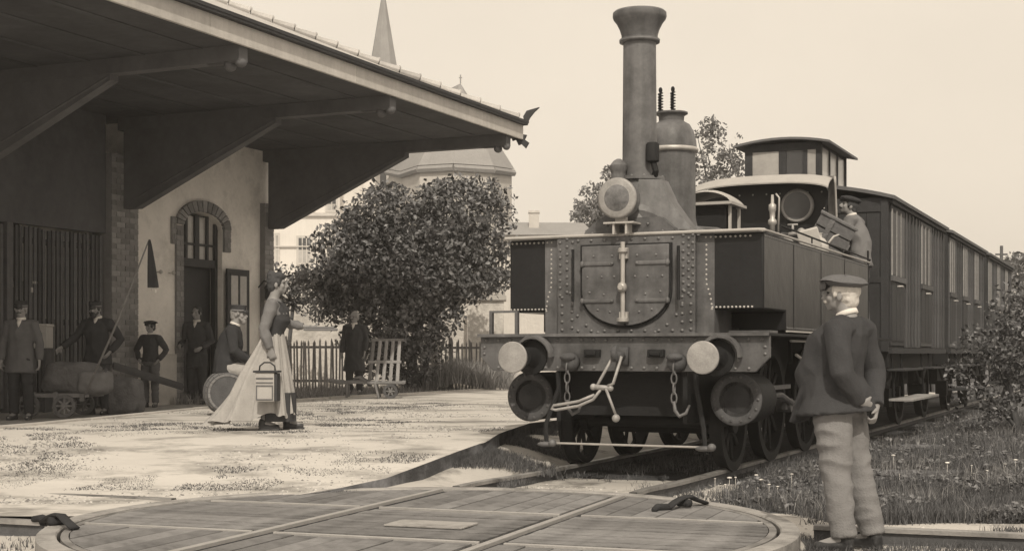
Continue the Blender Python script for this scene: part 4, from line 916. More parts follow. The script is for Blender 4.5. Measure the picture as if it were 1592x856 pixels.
# cab
yc_ = 5.32
pl_ = lp_('spectacle_plate', MB().prism([(-.80,1.6),(.74,1.6),(.74,3.02),(.66,3.18),(.5,3.22),(-.62,3.22),(-.75,3.15),(-.80,3.0)], yc_, yc_+.02, XZ), 'locog')
lp_('rivets', dome_rivets([(-.7+.17*i, yc_, 3.02) for i in range(9)] + [(.69, yc_, 1.7+.16*i) for i in range(8)], .012), 'pale', pl_, kind='stuff')
wn = lp_('round_window', MB().lathe([(.165,-.01),(.20,-.01),(.205,.04),(.19,.055),(.165,.055)], (.37,yc_,2.86), 32, None, (0,-1,0)), 'buffer')
lp_('pane', MB().cyl((.37,yc_-.056,2.86),(.37,yc_-.058,2.86), .166, n=32), 'glassd', wn)
def hood(u, v):
    a = v*1.25; x = -.84 + 1.66*u; z = 3.22 + .10*math.sin(PI*u)**.5*.3; return (x + (.07*(u > .5) - .07*(u < .5))*math.sin(a)*0, yc_ - .42*math.sin(a), z - .0 - .20*(1-math.cos(a)) + .05*(1 - (2*u-1)**4) - .05)
lp_('cab_hood', MB().grid(hood, 24, 6).grid(lambda u, v: tuple(Vector(hood(u, v)) - Vector((0,0,.012))), 24, 6), 'pale', smooth=True)
def wing(u, v):
    z = 3.21 - 1.05*v; fl_ = .30*(1-v)**1.6; return (.74 + .10*math.sin(u*PI/2) + .04*(1-v)*u, yc_ - fl_*u, z - .05*u*(1-v))
lp_('cab_wing', MB().grid(wing, 8, 12).grid(lambda u, v: tuple(Vector(wing(u, v)) + Vector((.012,0,0))), 8, 12), 'buffer', smooth=True)
lp_('wing_bead', MB().tube([tuple(Vector(wing(1, v))) for v in np.linspace(0, 1, 14)], .013, 6), 'pale', smooth=True)
cs = lp_('cab_side', MB().box(1.10,1.14,5.30,5.62,1.243,2.10).box(-1.14,-1.10,5.30,6.0,1.243,2.10).box(-1.1,1.1,5.32,6.0,1.243,1.30), 'loco')
lp_('cab_handrail', MB().cyl((1.19,5.45,1.25),(1.19,5.45,2.3), .012, n=8).box(1.10,1.20,5.43,5.47,2.1,2.13), 'locod', cs)
lp_('bunker', MB().box(-1.12,1.0,5.98,6.03,1.243,1.9), 'loco')
# running gear, its dark material painting in the shade underneath
for sgn in (-1, 1):
    x = sgn*.99
    cyl = lp_('cylinder', MB().cyl((x,.30,.66),(x,.85,.66), .225, n=36), 'locod', auto=30)
    lp_('cylinder_cover', MB().lathe([(.155,0),(.16,.008),(.20,.013),(.23,.012),(.235,0)], (x,.30,.66), 36, None, (0,-1,0)), 'rust', cyl, smooth=True)
    lp_('rivets', dome_rivets([(x+.20*math.cos(a), .288, .66+.20*math.sin(a)) for a in np.linspace(0, 2*PI, 14, endpoint=False)], .014), 'loco', cyl, kind='stuff')
    lp_('piston_boss', MB().lathe([(.15,-.01),(.12,.0),(.05,.005),(.03,.02)], (x,.30,.66), 20, None, (0,-1,0)), 'wagon', cyl)
def wheel(r, nsp, m='locod'):
    b = MB(); b.lathe([(r-.05,-.06),(r+.025,-.06),(r+.025,-.035),(r,-.03),(r-.005,.06),(r-.05,.06)], (0,0,0), 40, None, (1,0,0))
    prof = [(r-.05,-.06),(r-.05,.06)]
    b.cyl((-.08,0,0),(.08,0,0), .09, n=16)
    for i in range(nsp):
        a = 2*PI*i/nsp; b.tube([(0,.07*math.cos(a),.07*math.sin(a)),(0,(r-.04)*math.cos(a),(r-.04)*math.sin(a))], [(.03,.022),(.022,.016)], 6)
    return b
def rimonly(r): 
    b = MB(); vs = []; n = 44; pr = [(r-.06,-.06),(r+.028,-.06),(r+.028,-.035),(r,-.03),(r-.004,.065),(r-.06,.065)]
    vs = [(x, rr_*math.cos(2*PI*j/n), rr_*math.sin(2*PI*j/n)) for rr_, x in pr for j in range(n)]
    b.add(vs, [(i*n+j, i*n+(j+1)%n, ((i+1)%6)*n+(j+1)%n, ((i+1)%6)*n+j) for i in range(6) for j in range(n)]); return b
def spokes(r, nsp):
    b = MB(); b.cyl((-.07,0,0),(.09,0,0), .10, n=18)
    for i in range(nsp):
        a = 2*PI*i/nsp; b.tube([(0,.08*math.cos(a),.08*math.sin(a)),(0,(r-.05)*math.cos(a),(r-.05)*math.sin(a))], [(.026,.034),(.018,.026)], 6)
    return b
for t_, r_ in ((.95,.42),(2.35,.55),(3.9,.55),(5.2,.42)):
    for sgn in (-1, 1):
        Mw = T(sgn*.735, t_, r_, 0, random.random(), 0) @ Matrix.Diagonal((-sgn,1,1,1)) if False else T(sgn*.735, t_, r_, 0 if sgn < 0 else PI, 0, 0)
        wh = link('wheel', rimonly(r_).mesh('wheel'), 'locod', lc, Mw); sharp(wh.data)
        link('spokes', spokes(r_, 10).mesh('spokes'), 'locod', wh)
    lp_('axle', MB().cyl((-.72,t_,r_),(.72,t_,r_), .06, n=10), 'locod')
lp_('main_frame', MB().box(-.62,-.58,.05,5.9,.45,1.215).box(.58,.62,.05,5.9,.45,1.215).box(-.6,.6,.3,.34,.5,1.2), 'locod')
lp_('ash_pan', MB().box(-.56,.56,1.5,5.4,.28,1.2), 'locod')
b = MB(); b.box(.93,.97,2.2,4.05,.50,.58); b.cyl((.85,2.35,.54),(1.0,2.35,.54), .07, n=12); b.cyl((.85,3.9,.54),(1.0,3.9,.54), .07, n=12); b.tube([(.99,1.25,.66),(.99,1.9,.66),(1.0,2.35,.56)], .03, 8); b.box(1.03,1.07,1.3,2.0,.72,.76)
lp_('connecting_rod', b, 'smoke')
lp_('side_pipe', MB().tube([(1.26,1.2,1.18),(1.28,1.7,1.18)], .012, 6), 'pale'); lp_('drain_pipe', MB().tube([(1.24,1.5,1.05),(1.28,2.1,.92)], .014, 6), 'pale')
lp_('cab_step', MB().box(1.0,1.30,5.2,5.6,.55,.58).box(1.0,1.30,5.2,5.6,.9,.93).box(1.28,1.3,5.2,5.24,.55,1.24), 'loco')
for t_ in (2.0,2.7,3.55,4.25): lp_('brake_hanger', MB().box(.68,.72,t_-.03,t_+.03,.5,1.2), 'locod')

# ------------------------------------------------------------------ carriages
def carriage(y0, L_, idx, label):
    r = root('railway_carriage', label, 'carriage', (LO.x + UX*y0, LO.y + UY*y0, 0), -ANG, 'carriages behind the locomotive')
    W = 1.30
    part('body', MB().box(-W, W, 0, L_, 1.08, 3.02), 'wagon', r, bevel=.01)
    # arched roof
    def rf(dz): return lambda u, v: (-1.38+2.76*u, -.08+(L_+.16)*v, 3.02 + dz + .17*(1-(2*u-1)**2) )
    b = MB(); k = 16
    prof = [(-1.39+2.78*i/k, 3.03+.20*(1-(2*i/k-1)**2)) for i in range(k+1)]
    prof += [(x, z-.045) for x, z in prof[::-1]]
    b.prism(prof, -.08, L_+.08, XZ); part('roof', b, 'roofing', r, auto=30)
    # end wall boards, lamp cupboard strip
    part('end_frame', MB().box(-W-.005,-W+.09,-.03,-.001,1.08,2.98).box(W-.09,W+.005,-.03,-.001,1.08,2.98).box(-W+.091,W-.091,-.03,-.001,2.84,2.92).box(-W+.091,W-.091,-.025,-.001,1.95,2.02), 'wagonl' if idx == 9 else 'wagon', r)
    for i in range(14):
        xx = -W + .10 + i*.172; part('board', MB().box(0, .164, -.014, -.001, 1.1, 2.835), 'wagon', r, T(xx, 0, 0))
    # side: doors with three lights, louvred panels, mouldings
    nb = 3 if L_ > 5 else 2; bay = L_/nb
    for i in range(nb):
        yb_ = i*bay
        dr = part('door', MB().box(W+.001, W+.022, yb_+.06, yb_+.06+bay*.44, 1.16, 2.93), 'wagonl' if (i+idx) % 2 else 'wagon', r, bevel=.004)
        for j in range(3):
            a = yb_+.10 + j*(bay*.44-.08)/3; bb_ = a + (bay*.44-.08)/3 - .035
            part('window_frame', MB().box(W+.0222, W+.040, a-.016, a+.006, 2.04, 2.88), 'board', dr)
            part('window', MB().box(W+.0225, W+.028, a+.007, bb_, 2.06, 2.84), 'wagong', dr)
            part('panel', MB().box(W+.0225, W+.032, a, bb_, 1.22, 1.96), 'wagon', dr)
        part('waist_rail', MB().box(W+.023, W+.05, yb_+.06, yb_+.06+bay*.44, 1.975, 2.045), 'wagonl', dr)
        part('handle', MB().tube([(W+.02,yb_+.5,1.92),(W+.08,yb_+.5,1.92),(W+.08,yb_+.62,1.92)], .012, 6), 'bright', dr)
        y = yb_+.06+bay*.44 + .03; k = 0
        while y < yb_ + bay - .08:
            pale = (k + i + idx) % 3 == 0
            part('batten', MB().box(W+.001, W+.034, 0, .045, 1.14, 2.93), 'wagonl', r, T(0, y, 0))
            part('panel', MB().box(W+.001, W+.012, 0, .19, 1.14, 2.93), 'wagonl' if pale else 'wagon', r, T(0, y+.08, 0)); y += .285; k += 1
    part('side_rail', MB().box(W+.0,W+.055,0,L_,2.94,3.0).box(W,W+.05,0,L_,1.06,1.13), 'wagon', r)
    part('sole_bar', MB().box(W-.3,W-.16,.02,L_-.02,.86,1.079).box(-W+.16,-W+.3,.02,L_-.02,.86,1.079).box(-W,W,.0,.08,.88,1.079), 'locod', r)
    part('truss_beam', MB().box(-.62,-.56,.3,L_-.3,.40,1.0), 'locod', r); part('brake_cylinder', MB().cyl((0,L_*.5-.4,.72),(0,L_*.5+.4,.72), .2, n=16), 'locod', r); part('toolbox', MB().box(.35,.85,L_*.5-.45,L_*.5+.35,.52,.86), 'locod', r)
    for s in (-1, 1):
        part('buffer', MB().lathe([(.09,0),(.08,.3),(.05,.31),(.05,.42),(.17,.43),(.17,.46),(.05,.48)], (s*.87,0,1.0), 20, None, (0,-1,0)), 'locod', r)
    for t_ in (L_*.2, L_*.8):
        for s in (-1, 1):
            wh = link('wheel', rimonly(.46).mesh('wheel'), 'locod', r, T(s*.735, t_, .47, 0 if s < 0 else PI)); sharp(wh.data)
            link('spokes', spokes(.46, 8).mesh('spokes'), 'locod', wh)
        part('axle_box', MB().box(W-.32,W-.14,t_-.11,t_+.11,.36,.60).tube([(W-.2,t_-.5,.84),(W-.2,t_-.2,.68),(W-.2,t_,.63),(W-.2,t_+.2,.68),(W-.2,t_+.5,.84)], [(.03,.05)]*5, 6), 'locod', r)
    for i in range(nb):
        yb_ = i*bay
        part('footboard', MB().box(W-.05, W+.20, yb_+.05, yb_+bay*.62, .84, .868), 'wagon', r, bevel=.004)
        for q9 in (.2, .9): part('step_iron', MB().tube([(W+.0,yb_+q9,1.08),(W+.02,yb_+q9,.86),(W+.04,yb_+q9,.50)], .014, 6), 'locod', r)
    part('lower_footboard', MB().box(W-.02, W+.28, .15, L_*.5, .46, .492), 'board' if idx == 0 else 'wagon', r, bevel=.004)
    part('lamp_top', MB().lathe([(.10,3.2),(.10,3.27),(.13,3.28),(.07,3.35)], (0,L_*.6,0), 14), 'roofing', r) if idx else None
    return r
c1 = carriage(6.22, 4.95, 0, 'first carriage behind the locomotive with a glazed lookout cabin on its roof')
# lookout cabin on the guard's van
cu = part('lookout', MB().box(-.55,.45,.05,1.68,3.1,3.22).box(-.55,.45,.05,.09,3.22,3.34).box(-.53,.43,.09,1.66,3.66,3.76), 'wagon', c1)
for q9 in ((-.55,-.45,.05,.10,3.22,3.78),(.38,.45,.05,.12,3.22,3.78),(.38,.45,1.6,1.68,3.22,3.78),(-.55,-.48,1.6,1.68,3.22,3.78),(-.45,.38,.05,.09,3.68,3.78),(-.10,.0,.05,.09,3.34,3.68),(.21,.27,.05,.09,3.34,3.68)): part('corner_post' if q9[5]-q9[4] > .5 else 'window_bar', MB().box(*q9), 'wagon', cu)
for x0, x1, m_ in ((-.45,-.10,'glassl'),(0,.21,'glassd'),(.27,.38,'glassl')): part('pane', MB().box(x0,x1,.06,.068,3.34,3.68), m_, cu)
for y0, y1 in ((.12,.58),(.62,1.08),(1.12,1.6)):
    part('pane', MB().box(.425,.433,y0,y1,3.24,3.72), 'glassl', cu); part('glazing_post', MB().box(.41,.45,y1,y1+.04,3.22,3.74), 'wagon', cu)
b = MB(); k = 10; prof = [(-.66+1.24*i/k, 3.77+.07*(1-(2*i/k-1)**2)) for i in range(k+1)]; prof += [(x, z-.03) for x, z in prof[::-1]]; b.prism(prof, -.08, 1.80, XZ); part('roof', b, 'roofing', cu, auto=30)
c2 = carriage(11.75, 5.1, 1, 'middle carriage of the train, pale door panels along its side')
c3 = carriage(17.45, 5.1, 2, 'last carriage of the train, half hidden by the leafy bush at the right edge')
for (px, Y, zt, lb) in ((1557, 60, 5.6, 'taller telegraph pole beyond the tail of the train'), (1541, 75, 6.3, 'fainter telegraph pole just left of the taller one beyond the train')):
    p = D(px, 548, Y); r = root('telegraph_pole', lb, 'pole', (p.x, Y, 0), 0, 'telegraph poles')
    part('pole', MB().cyl((0,0,-.1),(0,0,zt), .09, .07, 8), 'bark', r); part('cross_arm', MB().box(-.25,.25,-.04,.04,zt-.4,zt-.33), 'bark', r)

# ------------------------------------------------------------------ things on the platform
def spoked_wheel(par, name, c, r, w_, m, axis, ns=8, tm='rust'):
    A = Matrix.Translation(c) @ Vector(axis).to_track_quat('X','Z').to_matrix().to_4x4()
    b = MB(); n = 28; pr = [(r-.045,-w_/2),(r,-w_/2),(r,w_/2),(r-.045,w_/2)]
    b.add([(x, q_*math.cos(2*PI*j/n), q_*math.sin(2*PI*j/n)) for q_, x in pr for j in range(n)], [(i*n+j, i*n+(j+1)%n, ((i+1)%4)*n+(j+1)%n, ((i+1)%4)*n+j) for i in range(4) for j in range(n)])
    wh = part(name, b, tm, par, A); b = MB(); b.cyl((-w_*.8,0,0),(w_*.8,0,0), r*.2, n=12)
    for i in range(ns): a = 2*PI*i/ns; b.tube([(0,r*.15*math.cos(a),r*.15*math.sin(a)),(0,(r-.03)*math.cos(a),(r-.03)*math.sin(a))], [.018,.014], 6)
    part('spokes', b, m, wh); return wh
# luggage barrow with upright slatted end
q = 24.6/2200
p = D(580, 548, 24.6); hb = root('luggage_barrow', 'wooden platform barrow with an upright slatted rack and curved handles', 'barrow', (p.x, 24.6, plat_z(24.6)), .05)
zz = lambda py: HC + (548-py)*q - plat_z(24.6); xx = lambda px: (px-580)*q
def curve_bar(y):
    return [(xx(510),y,zz(590)),(xx(530),y,zz(594)),(xx(556),y,zz(593)),(xx(575),y,zz(594)),(xx(630),y,zz(594))]
for y in (-.28, .28):
    part('shaft', MB().tube(curve_bar(y), [(.022,.028)]*5, 8), 'wood', hb)
    part('handle', MB().tube([(xx(552),y,zz(587)),(xx(560),y,zz(586)),(xx(566),y,zz(590)),(xx(572),y,zz(594))], [.02,.022,.024,.024], 8), 'wood', hb, smooth=True)
    part('leg', MB().tube([(xx(584),y,zz(595)),(xx(590),y,zz(618))], [.026,.02], 6), 'wood', hb)
    part('leg', MB().tube([(xx(540),y,zz(594)),(xx(541),y,zz(617))], [.026,.022], 6), 'wood', hb)
for i in range(5):
    k = i/4; xb_ = xx(575)+(xx(618)-xx(575))*k; xt = xx(581)+(xx(621)-xx(581))*k
    part('slat', MB().tube([(xb_,-.2,zz(594)),(xt,.05,zz(528))], [(.030,.012)]*2, 6, up=(0,1,0)), 'fence', hb)
part('rack_rail', MB().box(xx(577), xx(628), .035, .07, zz(530), zz(526)), 'fence', hb); part('rack_rail', MB().box(xx(573), xx(624), -.10, -.06, zz(564), zz(560)), 'fence', hb)
part('deck', MB().box(xx(572), xx(624), -.26, .26, zz(596), zz(593.5)), 'wood', hb)
for y in (-.32, .32): spoked_wheel(hb, 'wheel', (xx(608),y,zz(607)), .125, .04, 'wood', (0,1,0), 6)
# loaded barrow under the canopy: two casks of goods and a sack
q = 19.6/2200
p = D(108, 548, 19.6); lb_ = root('goods_barrow', 'low goods barrow with iron-tyred wheels under the station canopy', 'barrow', (p.x, 19.6, YZ), 0)
z_ = lambda py: HC + (548-py)*q - YZ; x_ = lambda px: (px-108)*q
part('bed', MB().box(x_(58), x_(150), -.35, .35, z_(616), z_(610)), 'wood', lb_)
for x in (66, 100, 140): part('slat', MB().box(x_(x)-.03, x_(x)+.03, -.38, -.351, z_(622), z_(608)), 'wood', lb_)
part('handle', MB().tube([(x_(150),-.3,z_(612)),(x_(165),-.32,z_(600)),(x_(176),-.34,z_(572))], .022, 8), 'woodd', lb_, smooth=True)
for x, y in ((115,-.42),(115,.42),(60,-.42)): spoked_wheel(lb_, 'wheel', (x_(x),y,z_(629)), .155, .05, 'wood', (0,1,0), 8, 'sack')
gz_ = z_(610)
def sackmesh(rx, ry, rz, seed):
    def f(u, v):
        th = 2*PI*u; ph = PI*v; d = Vector((math.sin(ph)*math.cos(th), math.sin(ph)*math.sin(th), math.cos(ph)))
        k = 1/(abs(d.x)**4.5+abs(d.y)**4.5+abs(d.z)**4.5)**(1/4.5)*(1+.16*noise.noise(d*1.8+Vector((seed,0,0)))+.05*noise.noise(d*6+Vector((0,seed,0))))
        return (d.x*k*rx, d.y*k*ry, d.z*k*rz)
    return MB().grid(f, 40, 26)
def sack(label, cx_, cy_, cz_, rx, ry, rz, seed, m='sack', rot=0, group='sacks under the canopy'):
    return tag(part('sack', sackmesh(rx, ry, rz, seed), m, None, T(cx_, cy_, cz_, rot), smooth=True), label, 'sack', group)
sack('bulging dark sack lying lengthwise on the goods barrow between two railwaymen', p.x+.06, 19.55, YZ+gz_+.20, .36, .30, .22, 2, 'sack')
sack('smaller sack slumped at the right end of the goods barrow', p.x+.42, 19.4, YZ+gz_+.14, .20, .25, .17, 5, 'blouse')
pp = D(192, 548, 20.6); sack('big pale lumpy sack standing on the ground left of the boy', pp.x, 20.6, YZ+.25, .27, .22, .28, 9, 'sack')
# weighing machine and small crate at the far left
p = D(38, 548, 21.5); wm = root('weighing_machine', 'pale column weighing machine with a flat top plate behind the bearded railwayman', 'weighing machine', (p.x, 21.5, YZ), 0)
q = 21.5/2200; z_ = lambda py: HC + (548-py)*q - YZ
part('base', MB().box(-.3,.3,-.25,.25,0,.14), 'rust', wm, bevel=.01)
part('column', MB().box(-.02,.12,-.08,.08,.14,z_(450)).box(-.05,.15,-.11,.11,z_(455),z_(447)), 'box', wm, bevel=.01)
part('beam', MB().box(-.20,.18,-.05,.05,z_(441),z_(437)).cyl((-.16,0,z_(446)),(-.16,0,z_(438)), .03, n=8).cyl((.0,0,z_(447)),(.0,0,z_(438)), .025, n=8), 'box', wm)
p = D(63, 548, 21.2); cr_ = root('parcel', 'pale wooden box set on a stand behind the capped man at far left', 'box', (p.x, 21.2, YZ), 0)
part('stand', MB().box(-.16,-.12,-.15,.15,0,z_(541)).box(.08,.12,-.15,.15,0,z_(541)), 'woodd', cr_); part('case', MB().box(-.2,.14,-.16,.16,z_(541),z_(508)), 'box', cr_, bevel=.01); part('lid', MB().box(-.21,.15,-.17,.17,z_(508),z_(504)), 'pale', cr_, bevel=.005)
# signal flag on a long pole, leaning
a = Vector(D(133, 612, 18.6)); c = Vector(D(232, 372, 18.2))
fr = root('signal_flag', 'rolled dark flag hanging from the tip of a long thin leaning pole', 'flag', a)
part('pole', MB().tube([(0,0,0), tuple((c-a)*.5 + Vector((.015,0,-.03))), tuple(c-a)], [.016,.013,.009], 8), 'fence', fr, smooth=True)
cc_ = c - a; q = 18.2/2200
def fl_(u, v):
    th = 2*PI*u; w2 = (.010+.055*v**.7)*(1-.25*math.sin(3*th)); return (cc_.x + .004 + .05*v + w2*math.cos(th), cc_.y + .5*w2*math.sin(th), cc_.z - .62*v)
part('cloth', MB().grid(fl_, 22, 20), 'red', fr, smooth=True)
part('fringe', MB().tube([(cc_.x+.03,cc_.y,cc_.z-.61),(cc_.x+.03,cc_.y,cc_.z-.66)], .006, 4).tube([(cc_.x+.08,cc_.y,cc_.z-.61),(cc_.x+.085,cc_.y,cc_.z-.68)], .006, 4), 'white', fr)
# sloping board beside the doorway
a = Vector(D(176,568,21.6)); c = Vector(D(284,601,24.0)); tag(part('plank', MB().tube([a, c], [(.02,.06)]*2, 4), 'woodd'), 'dark plank sloping down along the foot of the station wall behind the boy', 'plank')
# cask the seated man sits on
p = D(350, 548, 17.9); ck = root('cask', 'wooden cask lying on its side, the capped man sitting on it', 'barrel', (p.x, 17.95, plat_z(17.9)), .25)
n = 22; R0, R1, L_ = .235, .29, .66
for i in range(n):
    a0, a1 = 2*PI*i/n, 2*PI*(i+1)/n - .02; vs = []
    for k in range(7):
        y = -L_/2 + L_*k/6; r0 = R0 + (R1-R0)*(1-(2*k/6-1)**2)
        for rr_ in (r0-.025, r0):
            for a in (a0, a1): vs.append((rr_*math.cos(a), y, .29 + rr_*math.sin(a)))
    fs = []
    for k in range(6):
        o = k*4; fs += [(o+2,o+3,o+7,o+6),(o,o+4,o+5,o+1),(o,o+2,o+6,o+4),(o+1,o+5,o+7,o+3)]
    fs += [(0,1,3,2),(24,26,27,25)]
    part('stave', MB().add(vs, fs), 'wood', ck)
for y, rr_ in ((-.30,.245),(-.17,.278),(.17,.278),(.30,.245)): part('hoop', MB().lathe([(rr_-.012,-.02),(rr_+.004,-.02),(rr_+.004,.02),(rr_-.012,.02)], (0,y,.29), 30, None, (0,1,0)), 'rust', ck)
part('head', MB().cyl((0,-.29,.29),(0,-.27,.29), .225, n=28), 'wood', ck)
# tilted coal crate and oddments on the tank, cab front
Lm = Matrix.Translation((LO.x, LO.y, 0)) @ Euler((0,0,-ANG)).to_matrix().to_4x4()
def onloco(s, t, z): return Lm @ Vector((s, t, z))
o_ = onloco(.88, 4.75, 2.42)
wc = root('wicker_crate', 'battered wooden crate tipped on its corner on top of the right tank', 'crate', o_, 0); wc.rotation_euler = (.15, .5, -.15)
for zz_ in (-.14, .0, .14):
    part('board', MB().box(-.22,.22,-.20,-.18,zz_-.06,zz_+.06), 'wicker', wc); part('board', MB().box(-.22,.22,.18,.20,zz_-.06,zz_+.06), 'wicker', wc)
for zz_ in (-.14, .0, .14):
    part('board', MB().box(.20,.22,-.179,.179,zz_-.06,zz_+.06), 'fence', wc); part('board', MB().box(-.22,-.20,-.179,.179,zz_-.06,zz_+.06), 'fence', wc)
part('lid', MB().box(-.235,.235,-.215,.215,.205,.235), 'wicker', wc, bevel=.006); part('bottom', MB().box(-.2,.2,-.18,.18,-.22,-.20), 'wood', wc)
part('cleat', MB().box(.221,.245,-.2,.2,-.05,.03).box(-.1,-.04,-.22,-.201,-.2,.2), 'sack', wc)
o_ = onloco(1.05, 2.9, 2.26); tag(part('tin_box', MB().box(-.11,.11,-.09,.09,-.10,.10), 'pale', None, T(*o_, -.2, .15, -.25), bevel=.008), 'small pale tin box propped on the tank edge below the round window', 'tin')
o_ = onloco(.9, 4.1, 2.16); oc = root('oil_can', 'pale round-bodied oil can with a long spout on the right tank', 'oil can', o_, 0)
part('body', MB().lathe([(.07,0),(.10,.03),(.10,.12),(.06,.19),(.025,.21),(.025,.25),(.035,.26)], (0,0,0), 20), 'pale', oc, smooth=True); part('spout', MB().tube([(.07,0,.1),(.16,0,.22),(.22,0,.24)], [.018,.012,.008], 8), 'pale', oc, smooth=True)
part('handle', MB().tube([(-.03,0,.23),(-.12,0,.2),(-.12,0,.1),(-.09,0,.05)], .01, 6), 'pale', oc, smooth=True)

# ------------------------------------------------------------------ the thin haze of the old view
hz = MB().box(-720, 720, -80, 1120, -1.2, 27).mesh('haze')
hm_ = bpy.data.materials.new('haze'); hm_.use_nodes = True; hm_.node_tree.nodes.clear()
pv = hm_.node_tree.nodes.new('ShaderNodeVolumePrincipled'); pv.inputs['Color'].default_value = (.93, .90, .86, 1); pv.inputs['Density'].default_value = .0014; pv.inputs['Anisotropy'].default_value = 0
ho_ = hm_.node_tree.nodes.new('ShaderNodeOutputMaterial'); hm_.node_tree.links.new(pv.outputs[0], ho_.inputs['Volume'])
hz.materials.append(hm_); link('haze', hz, None, kind='stuff')

# ------------------------------------------------------------------ people
def remeshed(mb, name, m, voxel, smooth=3, wrinkle=0, ws=7, seed=0, subd=0, extra=None, zs=.62):
    me = mb.mesh(name+'_raw'); o = bpy.data.objects.new(name+'_raw', me); COL.objects.link(o)
    r = o.modifiers.new('r', 'REMESH'); r.mode = 'VOXEL'; r.voxel_size = voxel; r.use_smooth_shade = True
    if smooth: s = o.modifiers.new('s', 'SMOOTH'); s.factor = .5; s.iterations = smooth
    dg = bpy.context.evaluated_depsgraph_get(); dg.update()
    me2 = bpy.data.meshes.new_from_object(o.evaluated_get(dg)); me2.name = name
    bpy.data.objects.remove(o); bpy.data.meshes.remove(me)
    if wrinkle:
        n = len(me2.vertices); co = np.empty(n*3); me2.vertices.foreach_get('co', co); nr = np.empty(n*3); me2.vertices.foreach_get('normal', nr)
        co = co.reshape(-1,3); nr = nr.reshape(-1,3); out = np.empty(n)
        for i, c in enumerate(co):
            v = Vector((c[0]*ws, c[1]*ws, c[2]*ws*zs + seed)); a = noise.noise(v); b_ = noise.noise(v*2.7)
            out[i] = (1 - abs(a)*2.4) + .22*b_
        co += nr*(out*wrinkle)[:, None]; me2.vertices.foreach_set('co', co.reshape(-1)); me2.update()
    me2.materials.clear(); me2.materials.append(MT[m]); me2.polygons.foreach_set('use_smooth', [True]*len(me2.polygons))
    return me2
def V(*a): return Vector(a)
def add_hand(b, w, d, n, curl=.5, s=1.0, thumb=1):
    """palm, four unequal bent fingers and a thumb; w wrist, d forearm direction, n palm normal"""
    d = Vector(d).normalized(); n = Vector(n); n = (n - d*n.dot(d)).normalized(); side = d.cross(n)*thumb
    b.tube([w, w+d*.03*s, w+d*.075*s, w+d*.098*s], [(.027*s,.020*s),(.036*s,.017*s),(.041*s,.015*s),(.037*s,.011*s)], 10, up=tuple(n))
    for i, (off, ln) in enumerate(((.030,.072),(.010,.080),(-.010,.075),(-.029,.058))):
        p = w + d*.088*s + side*off*s; c = curl*(1+.12*i)
        d1 = (d*math.cos(c*.7) + n*math.sin(c*.7)); d2 = (d*math.cos(c*1.7) + n*math.sin(c*1.7)); d3 = (d*math.cos(c*2.5) + n*math.sin(c*2.5))
        p1 = p + d1*ln*.45*s; p2 = p1 + d2*ln*.32*s; p3 = p2 + d3*ln*.23*s
        b.tube([p, p1, p2, p3], [.0095*s,.009*s,.008*s,.006*s], 7)
    p = w + d*.03*s + side*.030*s; dt = (d*.75 + side*.55 + n*.35).normalized()
    b.tube([p, p+dt*.035*s, p+(dt+n*.25+d*.3).normalized()*.065*s], [.013*s,.011*s,.008*s], 7)
